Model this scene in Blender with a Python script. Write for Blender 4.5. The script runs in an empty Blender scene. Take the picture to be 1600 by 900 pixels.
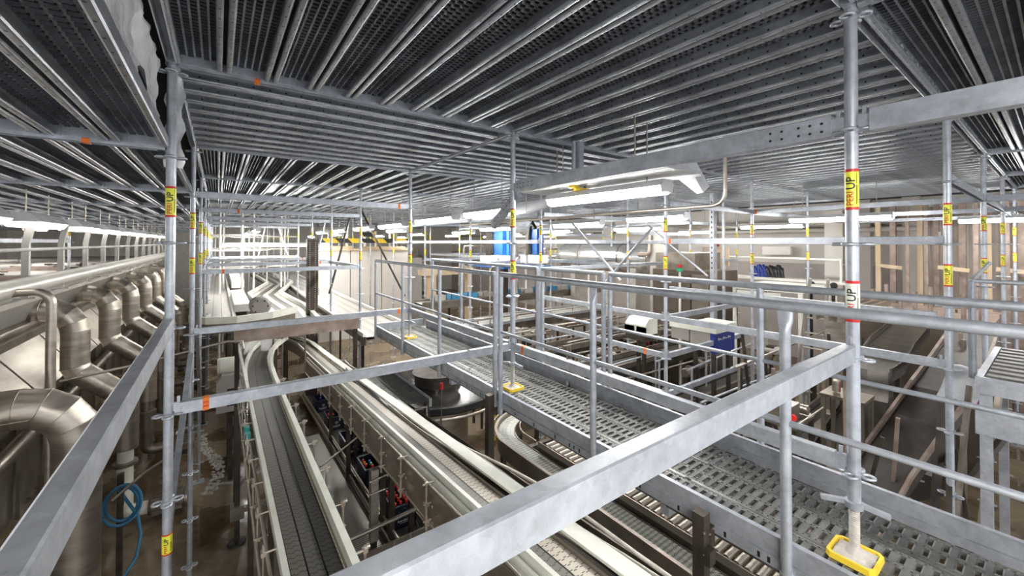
import bpy, bmesh, math, random
from mathutils import Vector, Matrix
random.seed(7)
PI = math.pi
SC = bpy.context.scene
COL = SC.collection
Z0 = 3.8          # all heights below are written relative to eye level; the hall floor is at -3.8
ORD = ['first', 'second', 'third', 'fourth', 'fifth', 'sixth', 'seventh', 'eighth', 'ninth', 'tenth',
       'eleventh', 'twelfth', 'thirteenth', 'fourteenth', 'fifteenth', 'sixteenth']
# ------------------------------------------------------------------ camera numbers
CF, CYAW, CPIT, CROL, CCX, CCY = 625.59, 0.621629, 0.0110514, 0.0016707, 788.99, 373.06
CAM = Vector((0.22697, -0.543565, 0.00167))
FW = Vector((math.sin(CYAW) * math.cos(CPIT), math.cos(CYAW) * math.cos(CPIT), math.sin(CPIT)))
RT = Vector((math.cos(CYAW), -math.sin(CYAW), 0))
UP = RT.cross(FW)
_c, _s = math.cos(CROL), math.sin(CROL)
RT, UP = _c * RT + _s * UP, -_s * RT + _c * UP


def proj(p):
    d = Vector(p) - CAM
    w = d.dot(FW)
    if w < 0.05:
        return None
    return CCX + CF * d.dot(RT) / w, CCY - CF * d.dot(UP) / w, w


# ------------------------------------------------------------------ materials
MATS = {}


def ramp(nt, fac, c0, c1, p0=0.3, p1=0.7):
    r = nt.nodes.new('ShaderNodeValToRGB')
    r.color_ramp.elements[0].position, r.color_ramp.elements[1].position = p0, p1
    r.color_ramp.elements[0].color, r.color_ramp.elements[1].color = (*c0, 1), (*c1, 1)
    nt.links.new(fac, r.inputs[0])
    return r.outputs[0]


def mat(name, c0, c1=None, rough=0.5, metal=0.0, scale=8.0, bump=0.0, emit=None, alpha=None, detail=5, stretch=None, rough2=None, spec=None):
    m = bpy.data.materials.new(name)
    m.use_nodes = True
    nt = m.node_tree
    b = nt.nodes['Principled BSDF']
    b.inputs['Roughness'].default_value = rough
    b.inputs['Metallic'].default_value = metal
    b.inputs['Base Color'].default_value = (*c0, 1)
    if spec is not None:
        b.inputs['Specular IOR Level'].default_value = spec
    if c1 is not None or bump or rough2 is not None:
        tc = nt.nodes.new('ShaderNodeTexCoord')
        src = tc.outputs['Object']
        if stretch:
            mp = nt.nodes.new('ShaderNodeMapping')
            mp.inputs['Scale'].default_value = stretch
            nt.links.new(src, mp.inputs[0])
            src = mp.outputs[0]
        n = nt.nodes.new('ShaderNodeTexNoise')
        n.inputs['Scale'].default_value = scale
        n.inputs['Detail'].default_value = detail
        nt.links.new(src, n.inputs['Vector'])
        f = n.outputs['Fac']
        if c1 is not None:
            nt.links.new(ramp(nt, f, c0, c1), b.inputs['Base Color'])
        if rough2 is not None:
            mr = nt.nodes.new('ShaderNodeMapRange')
            mr.inputs[1].default_value, mr.inputs[2].default_value = 0.35, 0.65
            mr.inputs[3].default_value, mr.inputs[4].default_value = rough, rough2
            nt.links.new(f, mr.inputs[0])
            nt.links.new(mr.outputs[0], b.inputs['Roughness'])
        if bump:
            bn = nt.nodes.new('ShaderNodeBump')
            bn.inputs['Strength'].default_value = bump
            bn.inputs['Distance'].default_value = 0.01
            nt.links.new(f, bn.inputs['Height'])
            nt.links.new(bn.outputs[0], b.inputs['Normal'])
    if emit:
        b.inputs['Emission Color'].default_value = (*emit[0], 1)
        b.inputs['Emission Strength'].default_value = emit[1]
    if alpha is not None:
        b.inputs['Alpha'].default_value = alpha
    MATS[name] = m
    return m


def galv_mat(name, a, b_, rough, metal, scale=22.0):
    m = mat(name, a, None, rough, metal)
    nt = m.node_tree
    b = nt.nodes['Principled BSDF']
    tc = nt.nodes.new('ShaderNodeTexCoord')
    v = nt.nodes.new('ShaderNodeTexVoronoi')
    v.inputs['Scale'].default_value = scale * 2.2
    n = nt.nodes.new('ShaderNodeTexNoise')
    n.inputs['Scale'].default_value = scale * .35
    n.inputs['Detail'].default_value = 8
    n.inputs['Roughness'].default_value = .7
    mx = nt.nodes.new('ShaderNodeMath')
    mx.operation = 'MULTIPLY_ADD'
    mx.inputs[1].default_value = .14
    nt.links.new(tc.outputs['Object'], v.inputs['Vector'])
    nt.links.new(tc.outputs['Object'], n.inputs['Vector'])
    nt.links.new(v.outputs['Color'], mx.inputs[0])
    nt.links.new(n.outputs['Fac'], mx.inputs[2])
    nt.links.new(ramp(nt, mx.outputs[0], a, b_, .36, .78), b.inputs['Base Color'])
    return m


def belt_mat(name, col0, col1, pitch, width, rough=.45, metal=.5, line=(.015, .013, .012), zig=True, lw=.12):
    """slat chain: dark joints across the run every pitch, split lengthways every width; coordinates are metres in the belt's UV"""
    m = mat(name, col0, None, rough, metal)
    nt = m.node_tree
    N, L = nt.nodes.new, nt.links.new
    b = nt.nodes['Principled BSDF']
    uv = N('ShaderNodeUVMap')
    sp = N('ShaderNodeSeparateXYZ')
    L(uv.outputs[0], sp.inputs[0])

    def math_(op, a, b2=None, v=None):
        k = N('ShaderNodeMath')
        k.operation = op
        L(a, k.inputs[0])
        if b2 is not None:
            L(b2, k.inputs[1])
        if v is not None:
            k.inputs[1].default_value = v
        return k.outputs[0]
    u, w = sp.outputs[0], sp.outputs[1]
    un = math_('DIVIDE', u, v=width)
    wn = math_('DIVIDE', w, v=pitch)
    if zig:
        st = math_('PINGPONG', math_('FLOOR', math_('MULTIPLY', un, v=5.0)), v=1.0)
        wn = math_('ADD', wn, math_('MULTIPLY', st, v=.22))
    fw_ = math_('LESS_THAN', math_('FRACT', wn), v=lw)
    fu = math_('LESS_THAN', math_('FRACT', un), v=.03)
    any_ = math_('MAXIMUM', fw_, fu)
    lane = N('ShaderNodeTexWhiteNoise')
    lane.noise_dimensions = '1D'
    L(math_('FLOOR', un), lane.inputs['W'])
    n = N('ShaderNodeTexNoise')
    n.inputs['Scale'].default_value = 14
    L(uv.outputs[0], n.inputs['Vector'])
    blend = math_('ADD', math_('MULTIPLY', lane.outputs['Value'], v=.75), math_('MULTIPLY', n.outputs['Fac'], v=.4))
    base = ramp(nt, blend, col0, col1, .15, .95)
    mix = N('ShaderNodeMix')
    mix.data_type = 'RGBA'
    L(any_, mix.inputs['Factor'])
    L(base, mix.inputs['A'])
    mix.inputs['B'].default_value = (*line, 1)
    L(mix.outputs['Result'], b.inputs['Base Color'])
    bp = N('ShaderNodeBump')
    bp.inputs['Strength'].default_value = .5
    bp.inputs['Distance'].default_value = .004
    bp.invert = True
    L(any_, bp.inputs['Height'])
    L(bp.outputs[0], b.inputs['Normal'])
    return m


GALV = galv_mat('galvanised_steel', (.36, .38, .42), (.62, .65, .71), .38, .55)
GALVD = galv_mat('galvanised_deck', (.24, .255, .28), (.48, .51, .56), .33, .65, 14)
GALVW = galv_mat('galvanised_walk', (.10, .10, .096), (.25, .25, .24), .42, .5, 14)
STEEL = mat('stainless_warm', (.40, .355, .30), (.60, .55, .48), .30, .85, 3.0, stretch=(1, 1, 6), rough2=.42)
STEELD = mat('stainless_dull', (.22, .19, .155), (.36, .315, .265), .36, .75, 4.0)
DARK = mat('dark_steel', (.045, .036, .03), (.095, .077, .062), .48, .5, 9)
BLACK = mat('black_rubber', (.012, .012, .013), (.03, .03, .03), .45, 0, 9)
CREAM = mat('cream_plastic_guide', (.72, .72, .62), (.86, .86, .77), .35, 0, 7)
POSTW = mat('off_white_post', (.42, .40, .37), (.52, .50, .47), .5, 0, 5)
HEADW = mat('header_pipe_paint', (.60, .57, .51), (.70, .67, .61), .35, .1, 5)
WHITE = mat('white_paint', (.74, .71, .66), (.86, .84, .80), .45, 0, 5)
YEL = mat('yellow_plastic', (.86, .58, .03), (.95, .70, .06), .45, 0, 6)
STICK = mat('sticker_yellow', (.85, .86, .05), (.93, .9, .10), .4, 0, 30)
STICKW = mat('sticker_bleached', (.80, .80, .66), (.88, .88, .78), .4, 0, 30)
RED = mat('red_plastic', (.75, .03, .02), None, .4)
REDB = mat('sticker_red', (.62, .02, .02), None, .4)
INK = mat('black_ink', (.01, .01, .012), None, .5)
ORANGE = mat('orange_tag', (.90, .22, .02), None, .45)
BLUE = mat('robot_blue', (.008, .10, .38), (.015, .14, .45), .4, 0, 6)
NAVY = mat('navy_crate', (.006, .008, .022), (.012, .015, .034), .4, 0, 8)
NAVYP = mat('navy_panel', (.012, .03, .20), (.02, .045, .26), .4, 0, 5)
TEAL = mat('teal_sensor', (.01, .27, .25), None, .4)
GREEN = mat('green_lens', (.02, .45, .20), None, .35)
CBLUE = mat('blue_hose', (.03, .16, .30), (.05, .22, .38), .45, 0, 9)
GREYP = mat('grey_enclosure', (.36, .33, .30), (.44, .41, .37), .5, .2, 4)
BROWNM = mat('brown_cabinet', (.11, .085, .065), (.17, .135, .105), .45, .35, 3)
WALLC = mat('cream_wall_paint', (.66, .62, .57), (.74, .70, .65), .7, 0, 2)
WALLG = mat('grey_wall_paint', (.42, .37, .35), (.50, .45, .42), .7, 0, 2)
WOOD = mat('pale_timber', (.60, .45, .30), (.72, .57, .40), .6, 0, 4, stretch=(1, 1, .2))
RUST = mat('brown_pipe', (.25, .185, .15), (.44, .35, .30), .5, .3, 6)
CABLE = mat('cable_sheath', (.55, .51, .45), (.72, .68, .61), .4, .1, 20)
LAMP = mat('lamp_diffuser', (.95, .95, .95), None, .4, emit=((1.0, .985, .95), 75.0))
LAMPS = mat('washer_lamp_diffuser', (.95, .95, .95), None, .4, emit=((1.0, .97, .92), 3.2))
LAMPW = mat('lamp_housing', (.60, .61, .62), (.68, .69, .70), .35, .1, 5)
FILM = mat('plastic_film', (.80, .82, .84), (.92, .93, .95), .22, 0, 16, bump=.5)
CEILM = mat('light_block_paint', (.05, .05, .05), (.08, .08, .08), .8, 0, 3)
CONCR = mat('jack_cement', (.45, .42, .38), (.62, .58, .54), .8, 0, 40, bump=.5)
FOAM = mat('soap_foam', (.25, .24, .22), (.60, .59, .57), .3, 0, 60, bump=.6)
CURT = mat('plastic_curtain', (.62, .50, .42), (.74, .62, .54), .25, 0, 3, bump=.3, stretch=(6, 6, .5), alpha=.5)
BELT_DARK = belt_mat('slat_chain_dark', (.055, .052, .045), (.15, .14, .12), .0381, .0825, .38, .35)
BELT_MID = belt_mat('slat_chain_mid', (.07, .065, .055), (.19, .175, .15), .0381, .0850, .38, .35)
BELT_CREAM = belt_mat('slat_chain_cream', (.62, .56, .44), (.74, .68, .55), .0381, .0830, .45, .05, (.03, .025, .02), True, .11)
BELT_TAN = belt_mat('slat_chain_tan', (.36, .32, .26), (.50, .45, .37), .0381, .0840, .4, .2, (.02, .018, .015), True, .12)
BELT_SLAT = belt_mat('modular_slat_belt', (.40, .41, .36), (.60, .60, .54), .0381, .046, .4, .1, (.012, .012, .011), True, .2)
BELT_LIGHT = belt_mat('slat_belt_pale', (.40, .39, .35), (.58, .56, .50), .0381, .062)
BELT_FINE = belt_mat('slat_belt_fine', (.20, .19, .165), (.36, .345, .30), .03, .30, .32, .5, zig=False, lw=.34)
BELT_FAR = belt_mat('far_conveyor_belt', (.42, .40, .36), (.60, .58, .53), .06, .17, .4, .4)

# hazard stripes
HAZ = mat('hazard_stripes', (.9, .62, .02), None, .45)
nt = HAZ.node_tree
tc = nt.nodes.new('ShaderNodeTexCoord')
wv = nt.nodes.new('ShaderNodeTexWave')
wv.bands_direction = 'DIAGONAL'
wv.inputs['Scale'].default_value = .75
nt.links.new(tc.outputs['Object'], wv.inputs['Vector'])
r_ = nt.nodes.new('ShaderNodeValToRGB')
r_.color_ramp.interpolation = 'CONSTANT'
r_.color_ramp.elements[0].color = (.015, .015, .015, 1)
r_.color_ramp.elements[1].position = .5
r_.color_ramp.elements[1].color = (.9, .62, .02, 1)
nt.links.new(wv.outputs['Fac'], r_.inputs[0])
nt.links.new(r_.outputs[0], nt.nodes['Principled BSDF'].inputs['Base Color'])

# wet concrete floor
FLOOR = mat('wet_concrete', (.2, .15, .1), None, .5)
nt = FLOOR.node_tree
b = nt.nodes['Principled BSDF']
tc = nt.nodes.new('ShaderNodeTexCoord')
n1 = nt.nodes.new('ShaderNodeTexNoise')
n1.inputs['Scale'].default_value = 1.1
n1.inputs['Detail'].default_value = 7
n2 = nt.nodes.new('ShaderNodeTexNoise')
n2.inputs['Scale'].default_value = 9
n2.inputs['Detail'].default_value = 6
for n in (n1, n2):
    nt.links.new(tc.outputs['Object'], n.inputs['Vector'])
c1 = ramp(nt, n1.outputs['Fac'], (.095, .064, .034), (.30, .235, .155), .35, .68)
c2 = ramp(nt, n2.outputs['Fac'], (.65, .62, .58), (1.1, 1.05, 1.0), .3, .7)
mx = nt.nodes.new('ShaderNodeMix')
mx.data_type = 'RGBA'
mx.blend_type = 'MULTIPLY'
mx.inputs['Factor'].default_value = .9
nt.links.new(c1, mx.inputs['A'])
nt.links.new(c2, mx.inputs['B'])
nt.links.new(mx.outputs['Result'], b.inputs['Base Color'])
mr = nt.nodes.new('ShaderNodeMapRange')
mr.inputs[1].default_value, mr.inputs[2].default_value, mr.inputs[3].default_value, mr.inputs[4].default_value = .42, .58, .06, .5
nt.links.new(n1.outputs['Fac'], mr.inputs[0])
nt.links.new(mr.outputs[0], b.inputs['Roughness'])


# ------------------------------------------------------------------ mesh builder
class MB:
    def __init__(self):
        self.v, self.f, self.sm, self.uv = [], [], [], {}

    def add(self, vs, fs, smooth=False, uvs=None):
        o = len(self.v)
        self.v += [tuple(p) for p in vs]
        for i, f in enumerate(fs):
            if uvs:
                self.uv[len(self.f)] = uvs[i]
            self.f.append(tuple(k + o for k in f))
            self.sm.append(smooth)
        return self

    def box(self, c, s, rz=0.0, M=None):
        x, y, z = s[0] / 2, s[1] / 2, s[2] / 2
        vs = [Vector(p) for p in ((-x, -y, -z), (x, -y, -z), (x, y, -z), (-x, y, -z), (-x, -y, z), (x, -y, z), (x, y, z), (-x, y, z))]
        R = M if M is not None else Matrix.Rotation(rz, 3, 'Z')
        vs = [R @ p + Vector(c) for p in vs]
        return self.add(vs, [(0, 3, 2, 1), (4, 5, 6, 7), (0, 1, 5, 4), (1, 2, 6, 5), (2, 3, 7, 6), (3, 0, 4, 7)])

    def bb(self, x0, x1, y0, y1, z0, z1):
        return self.box(((x0 + x1) / 2, (y0 + y1) / 2, (z0 + z1) / 2), (abs(x1 - x0), abs(y1 - y0), abs(z1 - z0)))

    def profile(self, p0, p1, prof, up=(0, 0, 1), caps=True):
        """extrude a closed 2D profile [(side, up)] from p0 to p1"""
        p0, p1 = Vector(p0), Vector(p1)
        d = (p1 - p0).normalized()
        u = Vector(up)
        sd = d.cross(u).normalized()
        u = sd.cross(d)
        n = len(prof)
        vs = [p0 + sd * a + u * b for a, b in prof] + [p1 + sd * a + u * b for a, b in prof]
        fs = [(i, (i + 1) % n, n + (i + 1) % n, n + i) for i in range(n)]
        if caps:
            fs += [tuple(range(n - 1, -1, -1)), tuple(range(n, 2 * n))]
        return self.add(vs, fs)

    def bar(self, p0, p1, w, h, up=(0, 0, 1)):
        return self.profile(p0, p1, [(-w / 2, -h / 2), (-w / 2, h / 2), (w / 2, h / 2), (w / 2, -h / 2)], up)

    def tube(self, pts, r, n=10, caps=True, split=False, smooth=True, closed=False):
        pts = [Vector(p) for p in pts]
        m = len(pts)
        rr = r if isinstance(r, (list, tuple)) else [r] * m
        tang = []
        for i in range(m):
            if closed:
                a = (pts[i] - pts[i - 1]).normalized()
                c = (pts[(i + 1) % m] - pts[i]).normalized()
            else:
                a = (pts[i] - pts[i - 1]).normalized() if i > 0 else None
                c = (pts[i + 1] - pts[i]).normalized() if i < m - 1 else None
            t = (a if c is None else c if a is None else (a + c))
            t = t.normalized() if t.length > 1e-6 else (a or c)
            k = 1.0
            if a is not None and c is not None:
                k = 1 / max(.5, t.dot(c))
            tang.append((t, k, a, c))
        t0 = tang[0][0]
        ref = Vector((0, 0, 1)) if abs(t0.z) < .9 else Vector((1, 0, 0))
        nn = (ref - t0 * ref.dot(t0)).normalized()
        rings = []
        for i in range(m):
            t, k, a, c = tang[i]
            nn = (nn - t * nn.dot(t)).normalized()
            bn = t.cross(nn)
            md = None
            if k > 1.001 and a is not None and c is not None:
                md = (c - a)
                md = md - t * md.dot(t)
                md = md.normalized() if md.length > 1e-6 else None
            ring = []
            for j in range(n):
                an = 2 * PI * j / n
                o = nn * math.cos(an) * rr[i] + bn * math.sin(an) * rr[i]
                if md is not None:
                    o = o + md * o.dot(md) * (k - 1)
                ring.append(pts[i] + o)
            rings.append(ring)
        segs = m if closed else m - 1
        if split:
            for i in range(segs):
                a, c = rings[i], rings[(i + 1) % m]
                self.add(a + c, [(j, (j + 1) % n, n + (j + 1) % n, n + j) for j in range(n)], smooth)
        else:
            vs = [p for rg in rings for p in rg]
            fs = []
            for i in range(segs):
                i2 = (i + 1) % m
                fs += [(i * n + j, i * n + (j + 1) % n, i2 * n + (j + 1) % n, i2 * n + j) for j in range(n)]
            self.add(vs, fs, smooth)
        if caps and not closed:
            self.add(rings[0], [tuple(range(n - 1, -1, -1))])
            self.add(rings[-1], [tuple(range(n))])
        return self

    def lathe(self, prof, c=(0, 0, 0), n=24, axis='Z', smooth=True):
        M = {'Z': Matrix.Identity(3), 'X': Matrix.Rotation(PI / 2, 3, 'Y'), 'Y': Matrix.Rotation(-PI / 2, 3, 'X')}[axis]
        c = Vector(c)
        m = len(prof)
        for i in range(m - 1):
            (r0, z0), (r1, z1) = prof[i], prof[i + 1]
            vs, fs = [], []
            for j in range(n):
                a = 2 * PI * j / n
                vs.append(c + M @ Vector((r0 * math.cos(a), r0 * math.sin(a), z0)))
            for j in range(n):
                a = 2 * PI * j / n
                vs.append(c + M @ Vector((r1 * math.cos(a), r1 * math.sin(a), z1)))
            fs = [(j, (j + 1) % n, n + (j + 1) % n, n + j) for j in range(n)]
            self.add(vs, fs, smooth)
        return self

    def strip(self, left, right, smooth=True):
        """a belt surface between two edge lines, UV in metres"""
        left, right = [Vector(p) for p in left], [Vector(p) for p in right]
        s = 0.0
        for i in range(len(left) - 1):
            ds = (((left[i + 1] + right[i + 1]) - (left[i] + right[i])) / 2).length
            w0, w1 = (right[i] - left[i]).length, (right[i + 1] - left[i + 1]).length
            self.add([left[i], right[i], right[i + 1], left[i + 1]], [(0, 1, 2, 3)], smooth, [((0, s), (w0, s), (w1, s + ds), (0, s + ds))])
            s += ds
        return self

    def ribbon(self, pts, w, h, z=0.0):
        """flat-sided bar of width w (horizontal) and height h following pts"""
        pts = [Vector(p) for p in pts]
        L, R = offset(pts, w / 2), offset(pts, -w / 2)
        dz = Vector((0, 0, h))
        m = len(pts)
        vs = []
        for i in range(m):
            vs += [L[i], R[i], R[i] + dz, L[i] + dz]
        fs = []
        for i in range(m - 1):
            a, c = i * 4, (i + 1) * 4
            for k in range(4):
                fs.append((a + k, a + (k + 1) % 4, c + (k + 1) % 4, c + k))
        fs += [(3, 2, 1, 0), (m * 4 - 4, m * 4 - 3, m * 4 - 2, m * 4 - 1)]
        return self.add(vs, fs)

    def mesh(self, name, m, origin=(0, 0, 0), lift=True):
        o = Vector(origin)
        me = bpy.data.meshes.new(name)
        me.from_pydata([(Vector(p) - o)[:] for p in self.v], [], self.f)
        me.polygons.foreach_set('use_smooth', self.sm)
        if self.uv:
            ul = me.uv_layers.new(name='UVMap')
            for p in me.polygons:
                q = self.uv.get(p.index)
                if q:
                    for li, c in zip(p.loop_indices, q):
                        ul.data[li].uv = c
        me.materials.append(m)
        me.update()
        return me


def offset(pts, d):
    out = []
    m = len(pts)
    for i in range(m):
        t = (pts[min(i + 1, m - 1)] - pts[max(i - 1, 0)])
        t.z = 0
        t.normalize()
        out.append(pts[i] + Vector((-t.y, t.x, 0)) * d)
    return out


LABELS = {}


def tagit(o, label, cat, group=None, kind=None):
    if label:
        nw = len(label.split())
        if nw < 4 or nw > 16:
            print('LABEL LENGTH', nw, label)
        if label in LABELS and not (group and LABELS[label] == group):
            print('LABEL REPEAT', label)
        LABELS[label] = group
        o['label'] = label
    if cat:
        o['category'] = cat
    if group:
        o['group'] = group
    if kind:
        o['kind'] = kind
    return o


def thing(name, label, cat, loc, group=None):
    o = bpy.data.objects.new(name, None)
    o.empty_display_size = .1
    COL.objects.link(o)
    o.location = (loc[0], loc[1], loc[2] + Z0)
    o['_o'] = list(loc)
    return tagit(o, label, cat, group)


def part(name, mb, m, parent, label=None):
    """mb in world coordinates (relative heights)"""
    org = list(parent['_o'])
    o = bpy.data.objects.new(name, mb.mesh(name, m, org))
    COL.objects.link(o)
    o.parent = parent
    o['_o'] = org
    if label:
        o['label'] = label
    return o


def single(name, mb, m, label, cat, group=None, kind=None):
    xs, ys, zs = zip(*mb.v)
    org = ((min(xs) + max(xs)) / 2, (min(ys) + max(ys)) / 2, min(zs))
    o = bpy.data.objects.new(name, mb.mesh(name, m, org))
    COL.objects.link(o)
    o.location = (org[0], org[1], org[2] + Z0)
    o['_o'] = list(org)
    return tagit(o, label, cat, group, kind)


def inst(name, me, parent, loc=(0, 0, 0), rz=0.0, M=None):
    o = bpy.data.objects.new(name, me)
    COL.objects.link(o)
    o.parent = parent
    if M is not None:
        o.matrix_local = M
    else:
        o.location = loc
        o.rotation_euler = (0, 0, rz)
    return o


def arc(c, r, a0, a1, n, z=0.0):
    return [Vector((c[0] + r * math.cos(math.radians(a0 + (a1 - a0) * i / n)), c[1] + r * math.sin(math.radians(a0 + (a1 - a0) * i / n)), z)) for i in range(n + 1)]


# ------------------------------------------------------------------ setting
def struct(name, mb, m):
    o = single(name, mb, m, None, None, None, 'structure')
    return o


struct('floor', MB().bb(-8.2, 18, -4, 30, -4.0, -3.8), FLOOR)
struct('light_block_ceiling', MB().bb(-8.2, 18, -4, 30, 1.30, 1.45), CEILM)  # unseen slab, set low and dark to keep light out of the deck slots
struct('wall_far', MB().bb(-8, 18, 29, 29.2, -3.8, 1.3), WHITE)
struct('wall_left', MB().bb(-8.2, -8, 2, 29.2, -3.8, 1.3), WALLC)
w = struct('wall_right', MB().bb(16, 16.2, -6, 29.2, -.65, 1.3), WALLC)
struct('trim_1', MB().bb(15.97, 16.2, -6, 29.2, -3.8, -.65), WALLG)
struct('trim_2', MB().bb(15.93, 16.0, -6, 29.2, .06, .12).bb(15.93, 16.0, -6, 29.2, .50, .56), BROWNM)
for i, (y, w_) in enumerate(((3.0, .5), (1.9, .35), (.0, .25), (7.5, .5), (12.5, .5))):
    struct('trim_%d' % (i + 3), MB().bb(15.7, 16.0, y - w_ / 2, y + w_ / 2, -3.8, 1.3), WALLC)

# ------------------------------------------------------------------ scaffold pieces shared by many copies


def rosette_mesh():
    mb = MB()
    for k in range(4):
        a = PI / 4 * 0 + PI / 2 * k
        c = Vector((.047 * math.cos(a), .047 * math.sin(a), 0))
        mb.tube([c + Vector((.0215 * math.cos(t * PI / 6), .0215 * math.sin(t * PI / 6), 0)) for t in range(12)], .0075, 6, closed=True)
    mb.lathe([(.0245, -.006), (.033, -.005), (.033, .005), (.0245, .006)], n=16)
    return mb.mesh('rosette', GALV)


ROS = rosette_mesh()
TUBES = {}


def tube_mesh(l):
    k = round(l, 3)
    if k not in TUBES:
        mb = MB()
        mb.tube([(0, 0, 0), (0, 0, l)], .02415, 16)
        for z in [i * .5 + .13 for i in range(int(l / .5))]:
            for a in (.7, 3.9):
                mb.lathe([(0.0, .0262), (.0055, .0262), (.0055, .022)], (0, 0, 0), 6, 'X') if False else None
        TUBES[k] = mb.mesh('standard_tube', GALV)
    return TUBES[k]


_text_cache = {}


def text_polys(s, size, bold=.0):
    if (s, size) in _text_cache:
        return _text_cache[(s, size)]
    cu = bpy.data.curves.new('lettering_source', 'FONT')
    cu.body = s
    cu.size = size
    cu.offset = bold
    cu.resolution_u = 2
    ob = bpy.data.objects.new('lettering_source', cu)
    COL.objects.link(ob)
    dg = bpy.context.evaluated_depsgraph_get()
    me = bpy.data.meshes.new_from_object(ob.evaluated_get(dg))
    bm = bmesh.new()
    bm.from_mesh(me)
    k = 1
    while k * .004 < size:          # slice the letters so that they can follow a curved pole
        bmesh.ops.bisect_plane(bm, geom=bm.verts[:] + bm.edges[:] + bm.faces[:], plane_co=(0, k * .004, 0), plane_no=(0, 1, 0))
        k += 1
    bmesh.ops.triangulate(bm, faces=bm.faces[:])
    bm.verts.index_update()
    vs = [tuple(v.co) for v in bm.verts]
    fs = [tuple(v.index for v in f.verts) for f in bm.faces]
    bm.free()
    bpy.data.objects.remove(ob)
    bpy.data.curves.remove(cu)
    bpy.data.meshes.remove(me)
    _text_cache[(s, size)] = (vs, fs)
    return vs, fs


def wrap(mb, s, size, z, a0, r, bold=.0):
    """letters reading upward, wrapped round a pole: text x -> height, text y -> angle"""
    vs, fs = text_polys(s, size, bold)
    mb.add([(r * math.cos(a0 - y / r), r * math.sin(a0 - y / r), z + x) for x, y, _ in vs], fs)
    return max(v[0] for v in vs)


_stick = {}


def sticker_parts(bleached, h):
    """local meshes with the seam facing +x; h is the height of the label"""
    k = (bleached, h)
    if k not in _stick:
        r = .0249
        back = MB().tube([(0, 0, 0), (0, 0, h)], r, 20, caps=False)
        bands = MB().tube([(0, 0, 0), (0, 0, h * .07)], r + .0004, 20, caps=False).mesh('red_band', REDB)
        t1, t2 = MB(), MB()
        s = h * .19
        z = h * .10
        # the four red letters, then the two black ones
        wx = wrap(t1, 'PERI', s, z, -.30 + s * .36 / r, r + .0005, .0005)
        wrap(t2, 'UP', s * 1.35, z + wx + h * .05, -.25 + s * 1.35 * .36 / r, r + .0005, .0008)
        # a black line and a small black bar under the words
        for (za, zb, aa, ab) in ((h * .14, h * .60, .62, .72), (h * .14, h * .60, .82, .88), (h * .64, h * .9, .66, .74)):
            n = 4
            t2.add([((r + .0005) * math.cos(aa + (ab - aa) * i / n), (r + .0005) * math.sin(aa + (ab - aa) * i / n), zz) for zz in (za, zb) for i in range(n + 1)],
                   [(i, i + 1, n + 2 + i, n + 1 + i) for i in range(n)])
        _stick[k] = (back.mesh('sticker', STICKW if bleached else STICK), bands, t1.mesh('red_lettering', REDB), t2.mesh('black_lettering', INK))
    return _stick[k]


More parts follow.
